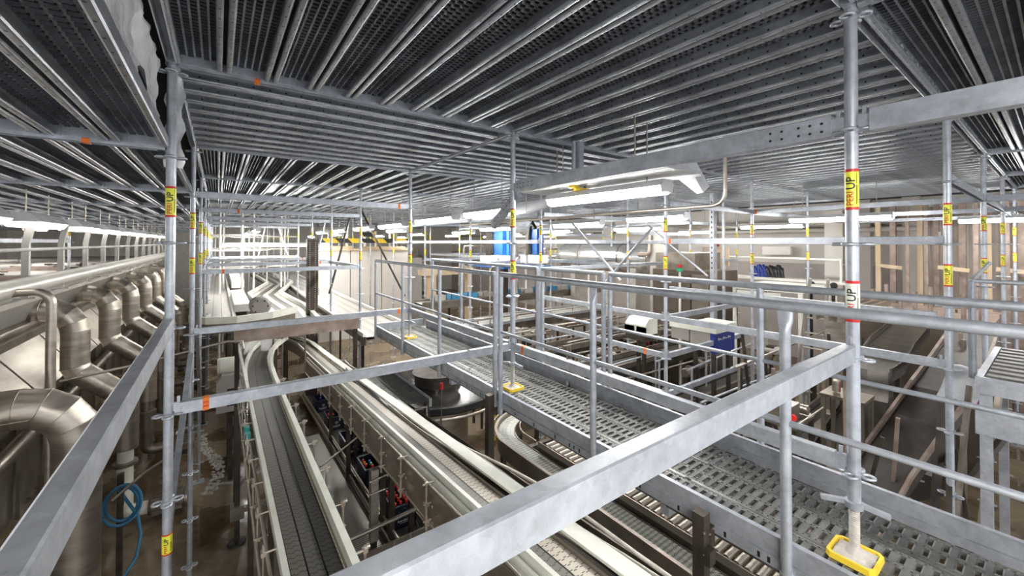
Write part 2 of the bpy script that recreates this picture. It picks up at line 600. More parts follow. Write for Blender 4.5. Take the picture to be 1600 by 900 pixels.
def standard(x, y, zb, zt, label, tags=(.15,), jack=False, small=(), group='scaffold standards', bleached=()):
    t = thing('scaffold_standard', label, 'scaffold pole', (x, y, zb), group)
    base = .24 if jack else (.12)
    inst('tube', tube_mesh(zt - zb - base), t, (0, 0, base))
    k = math.ceil((zb + base + .02) / .5)
    while k * .5 < zt - .02:
        inst('rosette', ROS, t, (0, 0, k * .5 - zb), .0)
        k += 1
    ang = math.atan2(CAM.y - y, CAM.x - x)
    near = proj((x, y, 0))[2] < 12 if proj((x, y, 0)) else False
    for z in tags:
        h = .18
        a, bnd, t1, t2 = sticker_parts(z in bleached, h)
        s = inst('sticker', a, t, (0, 0, z - zb), ang)
        s['label'] = 'bleached pale sticker with red bands' if z in bleached else 'yellow sticker with red bands and vertical lettering'
        inst('band', bnd, s)
        inst('band', bnd, s, (0, 0, h * .93))
        if near:
            inst('red_lettering', t1, s)
            inst('black_lettering', t2, s)
    for z in small:
        a, bnd, t1, t2 = sticker_parts(False, .12)
        s = inst('sticker', a, t, (0, 0, z - zb), ang)
        s['label'] = 'small yellow sticker with red bands'
        inst('band', bnd, s)
        inst('band', bnd, s, (0, 0, .12 * .93))
        inst('red_lettering', t1, s)
        inst('black_lettering', t2, s)
    if jack:
        # threaded spindle with wing nut standing in a yellow tray of cement
        sp = MB()
        zz = 0.012
        prof = []
        while zz < .215:
            prof += [(.0165, zz), (.0195, zz + .003), (.0195, zz + .005), (.0165, zz + .008)]
            zz += .008
        sp.lathe(prof, n=14)
        inst('spindle', sp.mesh('spindle', CONCR), t)
        wn = MB()
        wn.lathe([(.017, .215), (.032, .218), (.034, .245), (.022, .25)], n=16)
        for sg in (-1, 1):
            wn.profile((sg * .02, 0, .238), (sg * .115, sg * .008, .222), [(-.011, -.009), (-.011, .009), (.011, .009), (.011, -.009)])
        inst('wing_nut', wn.mesh('wing_nut', GALV), t, (0, 0, 0), PI / 2 + .2)
        tr = MB()
        q = .085
        cc = .018
        o8 = [(-q + cc, -q), (q - cc, -q), (q, -q + cc), (q, q - cc), (q - cc, q), (-q + cc, q), (-q, q - cc), (-q, -q + cc)]
        i8 = [(a * .84, b2 * .84) for a, b2 in o8]
        n = 8
        vs = [(a, b2, 0) for a, b2 in o8] + [(a * .97, b2 * .97, .024) for a, b2 in o8] + [(a, b2, .024) for a, b2 in i8] + [(a, b2, .006) for a, b2 in i8]
        fs = []
        for L in range(3):
            fs += [(L * n + i, L * n + (i + 1) % n, (L + 1) * n + (i + 1) % n, (L + 1) * n + i) for i in range(n)]
        fs += [tuple(range(n - 1, -1, -1)), tuple(range(3 * n, 4 * n))]
        tr.add(vs, fs)
        p = inst('base_tray', tr.mesh('base_tray', YEL), t)
        p['label'] = 'yellow plastic base tray'
        fl = MB()
        fl.lathe([(0.0, .05), (.02, .046), (.035, .026), (.05, .018), (.07, .016)], n=14)
        fl.box((0, 0, .01), (.13, .13, .012))
        inst('cement_fill', fl.mesh('cement_fill', CONCR), t)
    else:
        sp = MB().lathe([(.0175, .008), (.0175, .13)], n=12)
        sp.box((0, 0, .004), (.15, .15, .008))
        inst('base_plate', sp.mesh('base_plate', GALV), t)
    return t


ST = {}
NEARST = {(0, 2.5): ('galvanised scaffold pole at the left, nearest of its row, small sticker low down', -3.8, (.15,), False),
          (2.5, 0): ('thick galvanised scaffold pole standing in a yellow tray at the right front', -1.37, (.15, -.34), True),
          (2.5, 2.5): ('galvanised scaffold pole on the walkway carrying the far end of the high beam', -1.37, (.15, -.34), True),
          (2.5, 5): ('galvanised scaffold pole standing at the far end of the walkway', -1.37, (.15, -.34), True)}
for (x, y), (lab, zb, tg, jk) in NEARST.items():
    ST[(x, y)] = standard(x, y, zb, 1.13, lab, tg, jk, small=((-1.80,) if x == 0 else ()), bleached=((-.34,) if (x, y) == (2.5, 0) else ()))
rows = {0: ('left pole row', [5, 7.5, 10, 12.5, 15, 17.5, 20, 22.5, 25]),
        2.5: ('pole row continuing the walkway poles', [7.5, 10, 12.5, 15, 17.5, 20, 22.5, 25]),
        5: ('pole row just right of the walkway', [0, 2.5, 5, 7.5, 10, 12.5, 15, 17.5, 20]),
        7.5: ('second pole row right of the walkway', [0, 2.5, 5, 7.5, 10, 12.5, 15, 17.5, 20]),
        10: ('third pole row right of the walkway', [0, 2.5, 5, 7.5, 10, 12.5, 15]),
        12.5: ('fourth pole row right of the walkway', [0, 2.5, 5, 7.5, 10])}
for x, (rn, ys) in rows.items():
    for i, y in enumerate(ys):
        zb = -3.8
        k = i + (1 if x == 0 else 0)
        lab = 'galvanised scaffold pole, %s in depth of the %s' % (ORD[k], rn)
        ST[(x, y)] = standard(x, y, zb, 1.13, lab, (.15, -.34) if y < 13 else (.15,))


# ledgers ----------------------------------------------------------
HEADM = None


def head_mesh():
    mb = MB()
    # fork head: plate, wedge and rivet
    mb.box((.052, 0, 0), (.05, .032, .062))
    mb.box((.032, 0, .012), (.03, .022, .05))
    mb.box((.045, 0, .045), (.014, .009, .05))
    mb.lathe([(0.0001, .019), (.008, .019), (.008, -.019), (.0001, -.019)], (.062, 0, 0), 10, 'Y')
    return mb.mesh('ledger_head', GALV)


HEADM = head_mesh()
UPROF = [(-.024, -.033), (-.024, .033), (-.019, .036), (.019, .036), (.024, .033), (.024, -.033), (.018, -.035), (.018, .028), (-.018, .028), (-.018, -.035)]


def ledger(p0, p1, label, group, tag=None, tall=None, drilled=True, deckled=False, heads=True, name='scaffold_ledger'):
    p0, p1 = Vector(p0), Vector(p1)
    d = (p1 - p0)
    l = d.length
    dn = d.normalized()
    t = thing(name, label, 'scaffold rail', tuple(p0), group)
    mb = MB()
    a, e = p0 + dn * .065 + Vector((0, 0, .03)), p1 - dn * .065 + Vector((0, 0, .03))
    if tall:
        w, h = tall
        mb.profile(a, e, [(-w / 2, -h / 2 + .006), (-w / 2, h / 2), (w / 2, h / 2), (w / 2, -h / 2 + .006), (w / 2 - .012, -h / 2), (-w / 2 + .012, -h / 2)])
    else:
        mb.profile(a, e, UPROF)
    body = part('body', mb, GALV, t)
    if tall and drilled:
        hb = MB()
        sd = dn.cross(Vector((0, 0, 1)))
        for s0 in (p0 + dn * .10, p1 - dn * .10):
            for dx in (0, .045, .09, .16, .21):
                for dz in (-.015, .022):
                    q = s0 + dn * (dx if s0 is not None and (s0 - p0).length < .2 else -dx) + Vector((0, 0, .03 + dz))
                    for sg in (-1, 1):
                        c = q + sd * sg * (tall[0] / 2 + .0006)
                        ax = [c + (dn * math.cos(k * PI / 4) + Vector((0, 0, 1)) * math.sin(k * PI / 4)) * .0065 for k in range(8)]
                        hb.add(ax, [tuple(range(8)) if sg < 0 else tuple(range(7, -1, -1))])
        part('dot_pattern', hb, INK, t)
    if heads:
        rz = math.atan2(dn.y, dn.x)
        inst('ledger_head', HEADM, t, (0, 0, .03), rz)
        inst('ledger_head', HEADM, t, tuple(d + Vector((0, 0, .03))), rz + PI)
    if tag is not None:
        c = p0 + dn * (tag * l) + Vector((0, 0, .03))
        tb = MB().bar(c - dn * .016, c + dn * .016, .0495 if not tall else tall[0] + .002, .0735 if not tall else tall[1] + .002)
        o = part('tag', tb, ORANGE, t, 'orange and red paper tag')
        for kk in (-.012, .012):
            part('red_print', MB().bar(c - dn * .013 + Vector((0, 0, kk)), c + dn * .013 + Vector((0, 0, kk)), .0505 if not tall else tall[0] + .003, .007), REDB, o)
    return t


G1 = 'scaffold ledgers below the deck'
ledger((0, 0, -.5), (2.5, 0, -.5), 'large galvanised ledger crossing the lower right foreground to the front pole', G1)
ledger((0, 0, -.5), (0, 2.5, -.5), 'large galvanised ledger rising from the lower left corner to the left pole', G1)
ledger((0, 2.5, -1.0), (2.5, 2.5, -1.0), 'long galvanised ledger with orange tag crossing above the bottle conveyors', G1, tag=.07)
ledger((2.5, 0, -1.0), (2.5, 2.5, -1.0), 'galvanised ledger low along the walkway, between its two nearer poles', G1, tag=.93)
ledger((2.5, 2.5, -1.0), (2.5, 5, -1.0), 'galvanised ledger low along the walkway, between its two farther poles', G1)
ledger((0, 5, -1.0), (2.5, 5, -1.0), 'galvanised ledger crossing just past the end of the wide bottle belt', G1, tag=.93)
for i, y in enumerate((7.5, 10, 12.5, 15)):
    ledger((0, y, -.5), (2.5, y, -.5), 'galvanised waist-high ledger, %s of the stack of rails behind the left conveyors' % ORD[i], G1, tag=(.12 if i == 0 else .9))
for i, y in enumerate((7.5, 10)):
    ledger((0, y, -.5), (0, y + 2.5, -.5), 'short looking ledger joining left row poles at waist height, %s in depth' % ORD[i], G1)
    ledger((2.5, y, -.5), (2.5, y + 2.5, -.5), 'ledger at waist height beyond the walkway end, %s in depth' % ORD[i], G1)
for i, y in enumerate((5, 7.5, 10, 12.5, 15)):
    ledger((0, y, .5), (2.5, y, .5), 'galvanised ledger close under the deck left of walkway, %s in depth' % ORD[i], G1, tag=(.93 if i == 0 else (.2 if i == 1 else None)))
G2 = 'high beams'
ledger((2.5, 0, .5), (2.5, 2.5, .5), 'tall galvanised beam under the deck between the front pole and walkway pole', G2, tall=(.05, .10), name='scaffold_beam')
ledger((2.5, -2.5, .5), (2.5, 0, .5), 'tall galvanised beam leaving the front pole to the upper right corner', G2, tall=(.05, .10), drilled=False, name='scaffold_beam')
G3 = 'scaffold ledgers right of the walkway'
ledger((5, 0, 0), (5, 2.5, 0), 'bright eye-level ledger passing behind the thick front pole', G3, tag=.97)
for i, x in enumerate((5, 7.5, 10)):
    ledger((x, 0, .5), (x + 2.5, 0, .5), 'ledger running away at upper right beneath the deck, %s bay out' % ORD[i], G3)
    ledger((x, 2.5, .5), (x + 2.5, 2.5, .5), 'ledger running away beneath the deck right of the lamps, %s bay out' % ORD[i], G3)
for i, x in enumerate((7.5, 10, 12.5)):
    ledger((x, 0, .5), (x, 2.5, .5), 'cross ledger under the deck behind the thick front pole, %s bay out' % ORD[i], G3, tag=.97)
    ledger((x, -2.5, .5), (x, 0, .5), 'cross ledger under the deck at the far right, %s bay out' % ORD[i], G3)
for i, z in enumerate((-1.0, -1.5, -2.0)):
    ledger((5, 2.5, z), (7.5, 2.5, z), 'ledger below the handrail running away from the middle pole, %s from top' % ORD[i], G3)
    ledger((5, 2.5, z), (5, 5, z), 'ledger beyond the walkway handrail toward the left, %s from top' % ORD[i], G3, tag=(.12 if i == 1 else None))
ledger((5, 0, -1.0), (5, 2.5, -1.0), 'ledger seen through the handrail right of the middle pole, lower of two', G3)
ledger((5, 0, -.62), (5, 2.5, -.62), 'ledger seen through the handrail right of the middle pole, upper of two', G3, heads=False)
for i, y in enumerate((5, 7.5, 10)):
    ledger((5, y, -.5), (7.5, y, -.5), 'waist-high ledger beyond the walkway and below the robots, %s in depth' % ORD[i], G3)
    ledger((5, y, 0.0), (5, y + 2.5, 0.0), 'eye-level ledger crossing in front of the robots, %s in depth' % ORD[i], G3)
    ledger((7.5, y, 0.2), (10, y, 0.2), 'slender ledger in front of the long steel tank, %s in depth' % ORD[i], G3)

i = 0
for z in (-.5, 0, .5):
    for y in (5, 7.5, 10, 12.5, 15):
        for x in (5, 7.5, 10):
            if (x, z) == (5, -.5) or (z == .5 and y > 10):
                continue
            for k in (0, 1):
                e = (x + 2.5, y, z) if k == 0 else (x, y + 2.5, z)
                if (k and x == 5 and z == 0) or (k and y == 15):
                    continue
                ledger((x, y, z), e, 'thin far ledger, %s level, %s line deep, %s row out, %s' % (
                    {-.5: 'lower', 0: 'middle', .5: 'upper'}[z], ORD[int(y / 2.5)], ORD[int(x / 2.5) - 2], 'across' if k == 0 else 'along'), 'ledgers in the far bays', heads=False)

# ------------------------------------------------------------------ upper deck: panels hooked over ledgers at +1.0
DW = .25


def deck_meshes(l):
    """local: runs along +x from 0 to l, width along y centred on 0, z=0 is its underside (edge beam lips)"""
    w = DW
    plate = MB()
    rows_, pitch = int(l / .036), .036
    x0 = (l - rows_ * pitch) / 2
    cols = 5
    yw = (w - .066) / cols
    zt = .062
    for i in range(rows_):
        for j in range(cols):
            sx = x0 + i * pitch
            xa, xb = sx, sx + pitch
            ya, yb = -w / 2 + .033 + j * yw, -w / 2 + .033 + (j + 1) * yw
            st = (pitch / 2 if j % 2 else 0)
            # slotted louvre: rim pressed downward around a hole
            cx_ = (xa + xb) / 2 + (.008 if j % 2 else -.008)
            cy_ = (ya + yb) / 2
            hx, hy = .0078, yw * .37
            O = [(xa, ya, zt), (xb, ya, zt), (xb, yb, zt), (xa, yb, zt)]
            I = [(cx_ - hx - .003, cy_ - hy, zt), (cx_ + hx + .003, cy_ - hy, zt), (cx_ + hx + .003, cy_ + hy, zt), (cx_ - hx - .003, cy_ + hy, zt)]
            D = [(cx_ - hx, cy_ - hy, zt - .001), (cx_ + hx * .8, cy_ - hy * .92, zt - .013), (cx_ + hx * .8, cy_ + hy * .92, zt - .013), (cx_ - hx, cy_ + hy, zt - .001)]
            if i in (0, rows_ - 1):
                plate.add(O, [(0, 1, 2, 3)])
                continue
            plate.add(O + I + D, [(0, 1, 5, 4), (1, 2, 6, 5), (2, 3, 7, 6), (3, 0, 4, 7), (4, 5, 9, 8), (5, 6, 10, 9), (6, 7, 11, 10), (7, 4, 8, 11)])
    edge = []
    for sg in (-1, 1):
        e = MB()
        yo = sg * (w / 2 - .009)
        pr = [(-.003, .064), (0, .056), (0, .008), (-.004, .001), (-.010, 0), (-.022, 0), (-.028, .002), (-.031, .009), (-.031, .018), (-.028, .018), (-.027, .009), (-.022, .004), (-.010, .004), (-.005, .010), (-.005, .060), (-.024, .060), (-.024, .064)]
        vs0 = [(0.03, yo + sg * a, b) for a, b in pr]
        vs1 = [(l - .03, yo + sg * a, b) for a, b in pr]
        n = len(pr)
        e.add(vs0 + vs1, [((i, (i + 1) % n, n + (i + 1) % n, n + i) if sg < 0 else (i, n + i, n + (i + 1) % n, (i + 1) % n)) for i in range(n)])
        edge.append(e)
    hs_ = []
    for sg in (-1, 1):
        holes = MB()
        hs_.append(holes)
        yo = sg * (w / 2 - .009) - sg * .0051
        x = .12
        while x < l - .1:
            holes.add([(x + .006 * math.cos(k * PI / 4), yo - sg * .0008 + 0, .034 + .006 * math.sin(k * PI / 4)) for k in range(8)], [tuple(range(8))])
            yl = sg * (w / 2 - .025)
            holes.add([(x + .03 + .0045 * math.cos(k * PI / 4), yl + .0045 * math.sin(k * PI / 4), -.0006) for k in range(8)], [tuple(range(7, -1, -1))])
            x += .1
    hooks = []
    for xe, sg in ((0, -1), (l, 1)):
        hook = MB()
        hooks.append(hook)
        for yy in (-.07, .07):
            hook.box((xe + sg * .0, yy, .058), (.07, .022, .012))
            hook.box((xe + sg * .03, yy, .035), (.010, .018, .05))
            hook.box((xe + sg * .018, yy, .010), (.030, .012, .010))
        hook.box((xe - sg * .022, 0, .036), (.012, w - .02, .056))
    return plate, edge, hs_, hooks


def joined(*ms):
    r = MB()
    for m_ in ms:
        r.add(m_.v, m_.f)
    return r


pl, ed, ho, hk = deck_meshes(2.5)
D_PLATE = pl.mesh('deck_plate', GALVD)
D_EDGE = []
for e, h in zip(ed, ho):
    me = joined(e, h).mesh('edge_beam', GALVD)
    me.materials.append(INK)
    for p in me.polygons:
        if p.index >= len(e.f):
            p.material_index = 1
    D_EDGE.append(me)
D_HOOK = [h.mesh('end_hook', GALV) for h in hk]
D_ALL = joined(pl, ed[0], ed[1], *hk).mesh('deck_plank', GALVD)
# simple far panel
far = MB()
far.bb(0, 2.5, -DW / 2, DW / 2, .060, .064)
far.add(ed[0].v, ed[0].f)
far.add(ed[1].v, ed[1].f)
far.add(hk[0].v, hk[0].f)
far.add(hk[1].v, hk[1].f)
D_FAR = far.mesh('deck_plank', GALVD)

COLN = {-7.5: 'far left strip', -5: 'second strip left of left poles', -2.5: 'strip left of left poles', 0: 'strip left of walkway poles',
        2.5: 'strip right of walkway poles', 5: 'second strip right of walkway', 7.5: 'third strip right of walkway', 10: 'far right strip'}
bays = []
for x in (-7.5, -5, -2.5, 0, 2.5, 5, 7.5, 10):
    for j, y in enumerate((-2.5, 0, 2.5, 5, 7.5, 10, 12.5, 15, 17.5, 20, 22.5, 25)):
        along = 'X' if (x >= 2.5 and y < 0) or (x in (0, 2.5) and y == 2.5) else 'Y'
        bays.append((x, y, along, j))
panels = []
ZD = 1.05
for (x, y, along, j) in bays:
    for k in range(10):
        zd = ZD if x >= 0 else ZD - .5
        if along == 'Y':
            loc, rz = (x + DW * (k + .5), y, zd), PI / 2
            ends = [(loc[0], y + t, zd) for t in (0.05, .6, 1.25, 1.9, 2.45)]
        else:
            loc, rz = (x, y + DW * (k + .5), zd), 0.0
            ends = [(x + t, loc[1], zd) for t in (0.05, .6, 1.25, 1.9, 2.45)]
        best = 0
        for e in ends:
            q = proj(e)
            if q and -40 < q[0] < 1640 and -60 < q[1] < 900:
                best = max(best, 1 / q[2])
        panels.append((best, x, y, along, j, k, loc, rz))
panels.sort(key=lambda p: -p[0])
rest = MB()
cnt = 0
for i, (best, x, y, along, j, k, loc, rz) in enumerate(panels):
    if best > 0 and cnt < 296:
        cnt += 1
        lab = 'overhead galvanised deck panel, %s from the %s, %s bay deep, %s' % (ORD[k], 'left' if along == 'Y' else 'near end', ORD[j], COLN[x])
        lab = lab.replace('overhead galvanised deck panel', 'deck panel')
        o = thing('deck_plank', lab, 'deck panel', loc, 'overhead deck panels')
        if cnt <= 70:
            o.rotation_euler.z = rz
            inst('perforated_plate', D_PLATE, o)
            for e in D_EDGE:
                inst('edge_beam', e, o)
            for h in D_HOOK:
                inst('end_hook', h, o)
        else:
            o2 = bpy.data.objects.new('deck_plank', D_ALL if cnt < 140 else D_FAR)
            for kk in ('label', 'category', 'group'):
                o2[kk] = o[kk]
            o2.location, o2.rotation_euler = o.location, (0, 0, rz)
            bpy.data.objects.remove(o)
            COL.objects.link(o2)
    else:
        M = Matrix.Rotation(rz, 3, 'Z')
        c = Vector(loc)
        q = MB()
        q.bb(0, 2.5, -DW / 2, DW / 2, .060, .064)
        for e in ed:
            q.add(e.v, e.f)
        rest.add([M @ Vector(v) + c for v in q.v], q.f)
single('deck_panels', rest, GALVD, 'remaining galvanised deck panels farther off overhead, too many to count', 'deck panels', None, 'stuff')

GD = 'ledgers the deck hooks onto'
DL = []
for y in (-2.5, 0, 2.5, 5, 7.5, 10, 12.5, 15, 17.5, 20, 22.5, 25):
    for x in (-7.5, -5, -2.5, 0, 2.5, 5, 7.5, 10):
        if y == 0 and x >= 0 and x < 2.5:
            pass
        zl = 1.04 if x >= 0 else .54
        DL.append(((x, y, zl), (x + 2.5, y, zl)))
for x in (0, 2.5, 5, 7.5, 10):
    for y in (-2.5, 2.5) if x in (0, 2.5, 5) else (-2.5,):
        DL.append(((x, y, 1.04), (x, y + 2.5, 1.04)))
for y in (0, 5, 7.5, 10):
    DL.append(((0, y, 1.04), (0, y + 2.5, 1.04)))
ordx = {}
for a, e in DL:
    vis = [proj(Vector(a).lerp(Vector(e), t)) for t in (0, .25, .5, .75, 1)]
    vis = [q for q in vis if q and -20 < q[0] < 1620 and -20 < q[1] < 900]
    if not vis:
        continue
    if a[0] == e[0]:
        j = int((a[1] + 2.5) / 2.5)
        lab = 'deck ledger along the depth, %s bay deep, %s' % (ORD[j], {0: 'on the left pole row', 2.5: 'on the walkway poles'}.get(a[0], 'on the %s pole row right of walkway' % ORD[int((a[0] - 5) / 2.5)]))
        ledger(a, e, lab, GD, tag=(.12 if a == (2.5, -2.5, 1.04) else None))
    else:
        j = int((a[1] + 2.5) / 2.5)
        lab = 'deck ledger running across, %s line deep, %s' % (ORD[j], COLN[a[0]])
        near = a[1] <= 10
        ledger(a, e, lab, GD, tag=({(0, 2.5): .17, (-2.5, 2.5): .86}.get((a[0], a[1]))), heads=near)

# ------------------------------------------------------------------ walkway
WX0, WX1 = 2.22, 2.97
W_PL = []


def walk_meshes(l):
    """top surface at z=0, runs along +y, centred on x; long slots across with rows of small holes between"""
    w = DW - .004
    mb = MB()
    pitch = .05
    n = round(l / pitch)
    y0 = (l - n * pitch) / 2
    cols = [(.012, .032, 2), (.032, .110, 1), (.110, .138, 2), (.138, .216, 1), (.216, .238, 2)]
    edges_done = False
    for i in range(n):
        for ci, (a, c, kind) in enumerate(cols):
            xa, xb = -DW / 2 + a, -DW / 2 + c
            ya, yb = y0 + i * pitch, y0 + (i + 1) * pitch
            if kind == 1:
                cy_ = (ya + yb) / 2
                hx0, hx1 = xa + .007, xb - .007
                hy = .0095
                O = [(xa, ya, 0), (xb, ya, 0), (xb, yb, 0), (xa, yb, 0)]
                I = [(hx0 - .003, cy_ - hy - .004, 0), (hx1 + .003, cy_ - hy - .004, 0), (hx1 + .003, cy_ + hy + .004, 0), (hx0 - .003, cy_ + hy + .004, 0)]
                U = [(hx0, cy_ - hy, .004), (hx1, cy_ - hy, .004), (hx1, cy_ + hy, .004), (hx0, cy_ + hy, .004)]
                Dn = [(p[0], p[1], -.012) for p in U]
                mb.add(O + I + U + Dn, [(0, 1, 5, 4), (1, 2, 6, 5), (2, 3, 7, 6), (3, 0, 4, 7), (4, 5, 9, 8), (5, 6, 10, 9), (6, 7, 11, 10), (7, 4, 8, 11),
                                        (8, 9, 13, 12), (9, 10, 14, 13), (10, 11, 15, 14), (11, 8, 12, 15)])
            else:
                for q in range(2):
                    yc, yd = ya + q * pitch / 2, ya + (q + 1) * pitch / 2
                    cx_, cy_ = (xa + xb) / 2, (yc + yd) / 2
                    h = .0042
                    O = [(xa, yc, 0), (xb, yc, 0), (xb, yd, 0), (xa, yd, 0)]
                    I = [(cx_ - h, cy_ - h, .0015), (cx_ + h, cy_ - h, .0015), (cx_ + h, cy_ + h, .0015), (cx_ - h, cy_ + h, .0015)]
                    Dn = [(p[0], p[1], -.006) for p in I]
                    mb.add(O + I + Dn, [(0, 1, 5, 4), (1, 2, 6, 5), (2, 3, 7, 6), (3, 0, 4, 7), (4, 5, 9, 8), (5, 6, 10, 9), (6, 7, 11, 10), (7, 4, 8, 11)])
    for sg in (-1, 1):
        e = [(sg * (DW / 2 - .012), .02, 0), (sg * (DW / 2 - .002), .02, -.003), (sg * (DW / 2 - .002), .02, -.060), (sg * (DW / 2 - .026), .02, -.060)]
        e2 = [(x, l - .02, z) for x, _, z in e]
        mb.add(e + e2, [(i, i + 1, 5 + i, 4 + i) if sg < 0 else (i, 4 + i, 5 + i, i + 1) for i in range(3)])
    hks = []
    for ye in (0.012, l - .012):
        hk_ = MB()
        hks.append(hk_)
        for xx in (-.06, .06):
            hk_.box((xx, ye, -.012), (.022, .05, .014))
        hk_.box((0, ye, -.03), (DW - .02, .014, .055))
    return mb, hks


wm, wh = walk_meshes(2.5)
WK = wm.mesh('walk_plate', GALVW)
WH = [h.mesh('end_hook', GALV) for h in wh]
wn = ['left', 'middle', 'right']
for j, y in enumerate((3.25, .75, -1.75)):
    for k in range(3):
        o = thing('walkway_plank', 'slotted steel walkway plank, %s of three, %s stretch of the walkway' % (wn[k], ['far', 'middle', 'near'][j]), 'walkway panel',
                  (WX0 + DW * (k + .5), y, -1.372), 'walkway panels')
        inst('slotted_plate', WK, o)
        for h in WH:
            inst('end_hook', h, o)
# carrying ledgers underneath and toe boards beside
for i, y in enumerate((5.75, 3.25, .75, -1.75)):
    mb = MB().bar((2.24, y, -1.46), (3.03, y, -1.46), .05, .07)
    single('walkway_bearer', mb, GALV, 'galvanised bearer under the walkway, %s from its far end' % ORD[i], 'scaffold rail', 'walkway bearers')


def toe_board(x, y0, y1, zt, zb, label, face):
    t = thing('toe_board', label, 'toe board', (x, y0, zb), 'toe boards of the walkway')
    mb = MB()
    mb.profile((x, y0, 0), (x, y1, 0), [(-.012, zb), (-.012, zt), (.014, zt), (.014, zt - .012), (.006, zt - .012), (.006, zb)])
    part('board', mb, GALV, t)
    lip = MB()
    # slotted lower edge strip
    lip.bb(x - .018, x + .004, y0 + .02, y1 - .02, zb - .048, zb - .004)
    part('slotted_edge', lip, GALV, t)
    sl = MB()
    y = y0 + .2
    while y < y1 - .15:
        for q in (0, .05, .09) if int(y * 7) % 2 else (0,):
            xx = x - .0186 if face < 0 else x + .0046
            sl.add([(xx, y + q, zb - .040), (xx, y + q + .012, zb - .040), (xx, y + q + .012, zb - .014), (xx, y + q, zb - .014)], [(0, 1, 2, 3) if face > 0 else (3, 2, 1, 0)])
        y += .235
    part('dot_pattern', sl, INK, t)
    return t


for j, (y0, y1) in enumerate(((2.28, 5.62), (-.98, 2.27))):
    toe_board(2.205, y0, y1, -1.262, -1.348, 'galvanised toe board on the conveyor side of the walkway, %s half' % ['far', 'near'][j], -1)
for j, (y0, y1) in enumerate(((2.30, 5.62), (-1.4, 2.29))):
    toe_board(3.045, y0, y1, -1.275, -1.352, 'galvanised toe board along the right side of the walkway, %s half' % ['far', 'near'][j], 1)
t = MB().bb(2.24, 3.0, 5.66, 5.685, -1.36, -1.25)
single('toe_board', t, GALV, 'short galvanised toe board closing the far end of the walkway', 'toe board', 'toe boards of the walkway')


def guard(x, ys, label, ztop, zmid, group, flats=(), endpost=True, zb=-1.44):
    t = thing('guardrail', label, 'guardrail', (x, min(ys), zb), group)
    y0, y1 = min(ys), max(ys)
    r = .0205
    part('handrail', MB().tube([(x, y0, ztop), (x, y1, ztop)], r + .001, 16), GALV, t)
    part('mid_rail', MB().tube([(x, y0, zmid), (x, y1, zmid)], .0135, 12), GALV, t)
    for y in ys:
        mb = MB()
        if y in flats:
            # tube beaten flat and wide at its top
            mb.tube([(x, y, zb), (x, y, ztop - .10)], r, 16)
            vs = []
            n = 16
            for (zz, a, b2) in ((ztop - .10, r, r), (ztop - .075, .026, .015), (ztop - .06, .030, .008), (ztop - .015, .030, .008)):
                vs += [(x + b2 * math.cos(2 * PI * k / n), y + a * math.sin(2 * PI * k / n), zz) for k in range(n)]
            fs = []
            for L in range(3):
                fs += [(L * n + k, L * n + (k + 1) % n, (L + 1) * n + (k + 1) % n, (L + 1) * n + k) for k in range(n)]
            mb.add(vs, fs, True)
        else:
            mb.tube([(x, y, zb), (x, y, ztop)], r, 16)
        mb.lathe([(.0205, zb + .02), (.024, zb + .022), (.024, zb + .06), (.0205, zb + .062)], (x, y, 0), 12)
        part('post', mb, GALV, t)
    return t


GR = 'guardrails along the walkway'
guard(2.175, [5.53, 4.445, 3.385, 2.318], 'tubular guardrail on the conveyor side of the walkway, far length', -.266, -.757, GR)
guard(2.175, [2.236, 1.208, .145, -.92], 'tubular guardrail on the conveyor side of the walkway, nearest length', -.262, -.750, GR, flats=(1.208, .145))
guard(3.07, [5.45, 4.5, 3.6, 2.81], 'tubular guardrail on the right side of the walkway, far length', -.27, -.757, GR)
guard(3.07, [2.73, 1.89], 'short tubular guardrail on the right side of the walkway, middle length', -.272, -.752, GR)
guard(3.07, [1.815, .60, -.6], 'tubular guardrail on the right side of the walkway, nearest length', -.272, -.748, GR)

# small lower landing beside the far end of the walkway
o = thing('access_plank', 'short slotted plank set lower beside the far end of the walkway', 'walkway panel', (2.05, 3.6, -1.75), 'walkway panels')
w2, _h = walk_meshes(1.6)
inst('slotted_plate', w2.mesh('walk_plate', GALVW), o, (0, 0, 0))
inst('slotted_plate', w2.mesh('walk_plate', GALVW), o, (-.25, 0, 0))
part('side_beam', MB().bb(1.66, 1.69, 3.6, 5.2, -1.83, -1.70).bb(2.16, 2.19, 3.6, 5.2, -1.83, -1.74), GALV, o)
for xx in (1.675, 2.175):
    for yy in (3.7, 5.1):
        part('leg', MB().bar((xx, yy, -3.8), (xx, yy, -1.83), .05, .05, (0, 1, 0)), DARK, o)


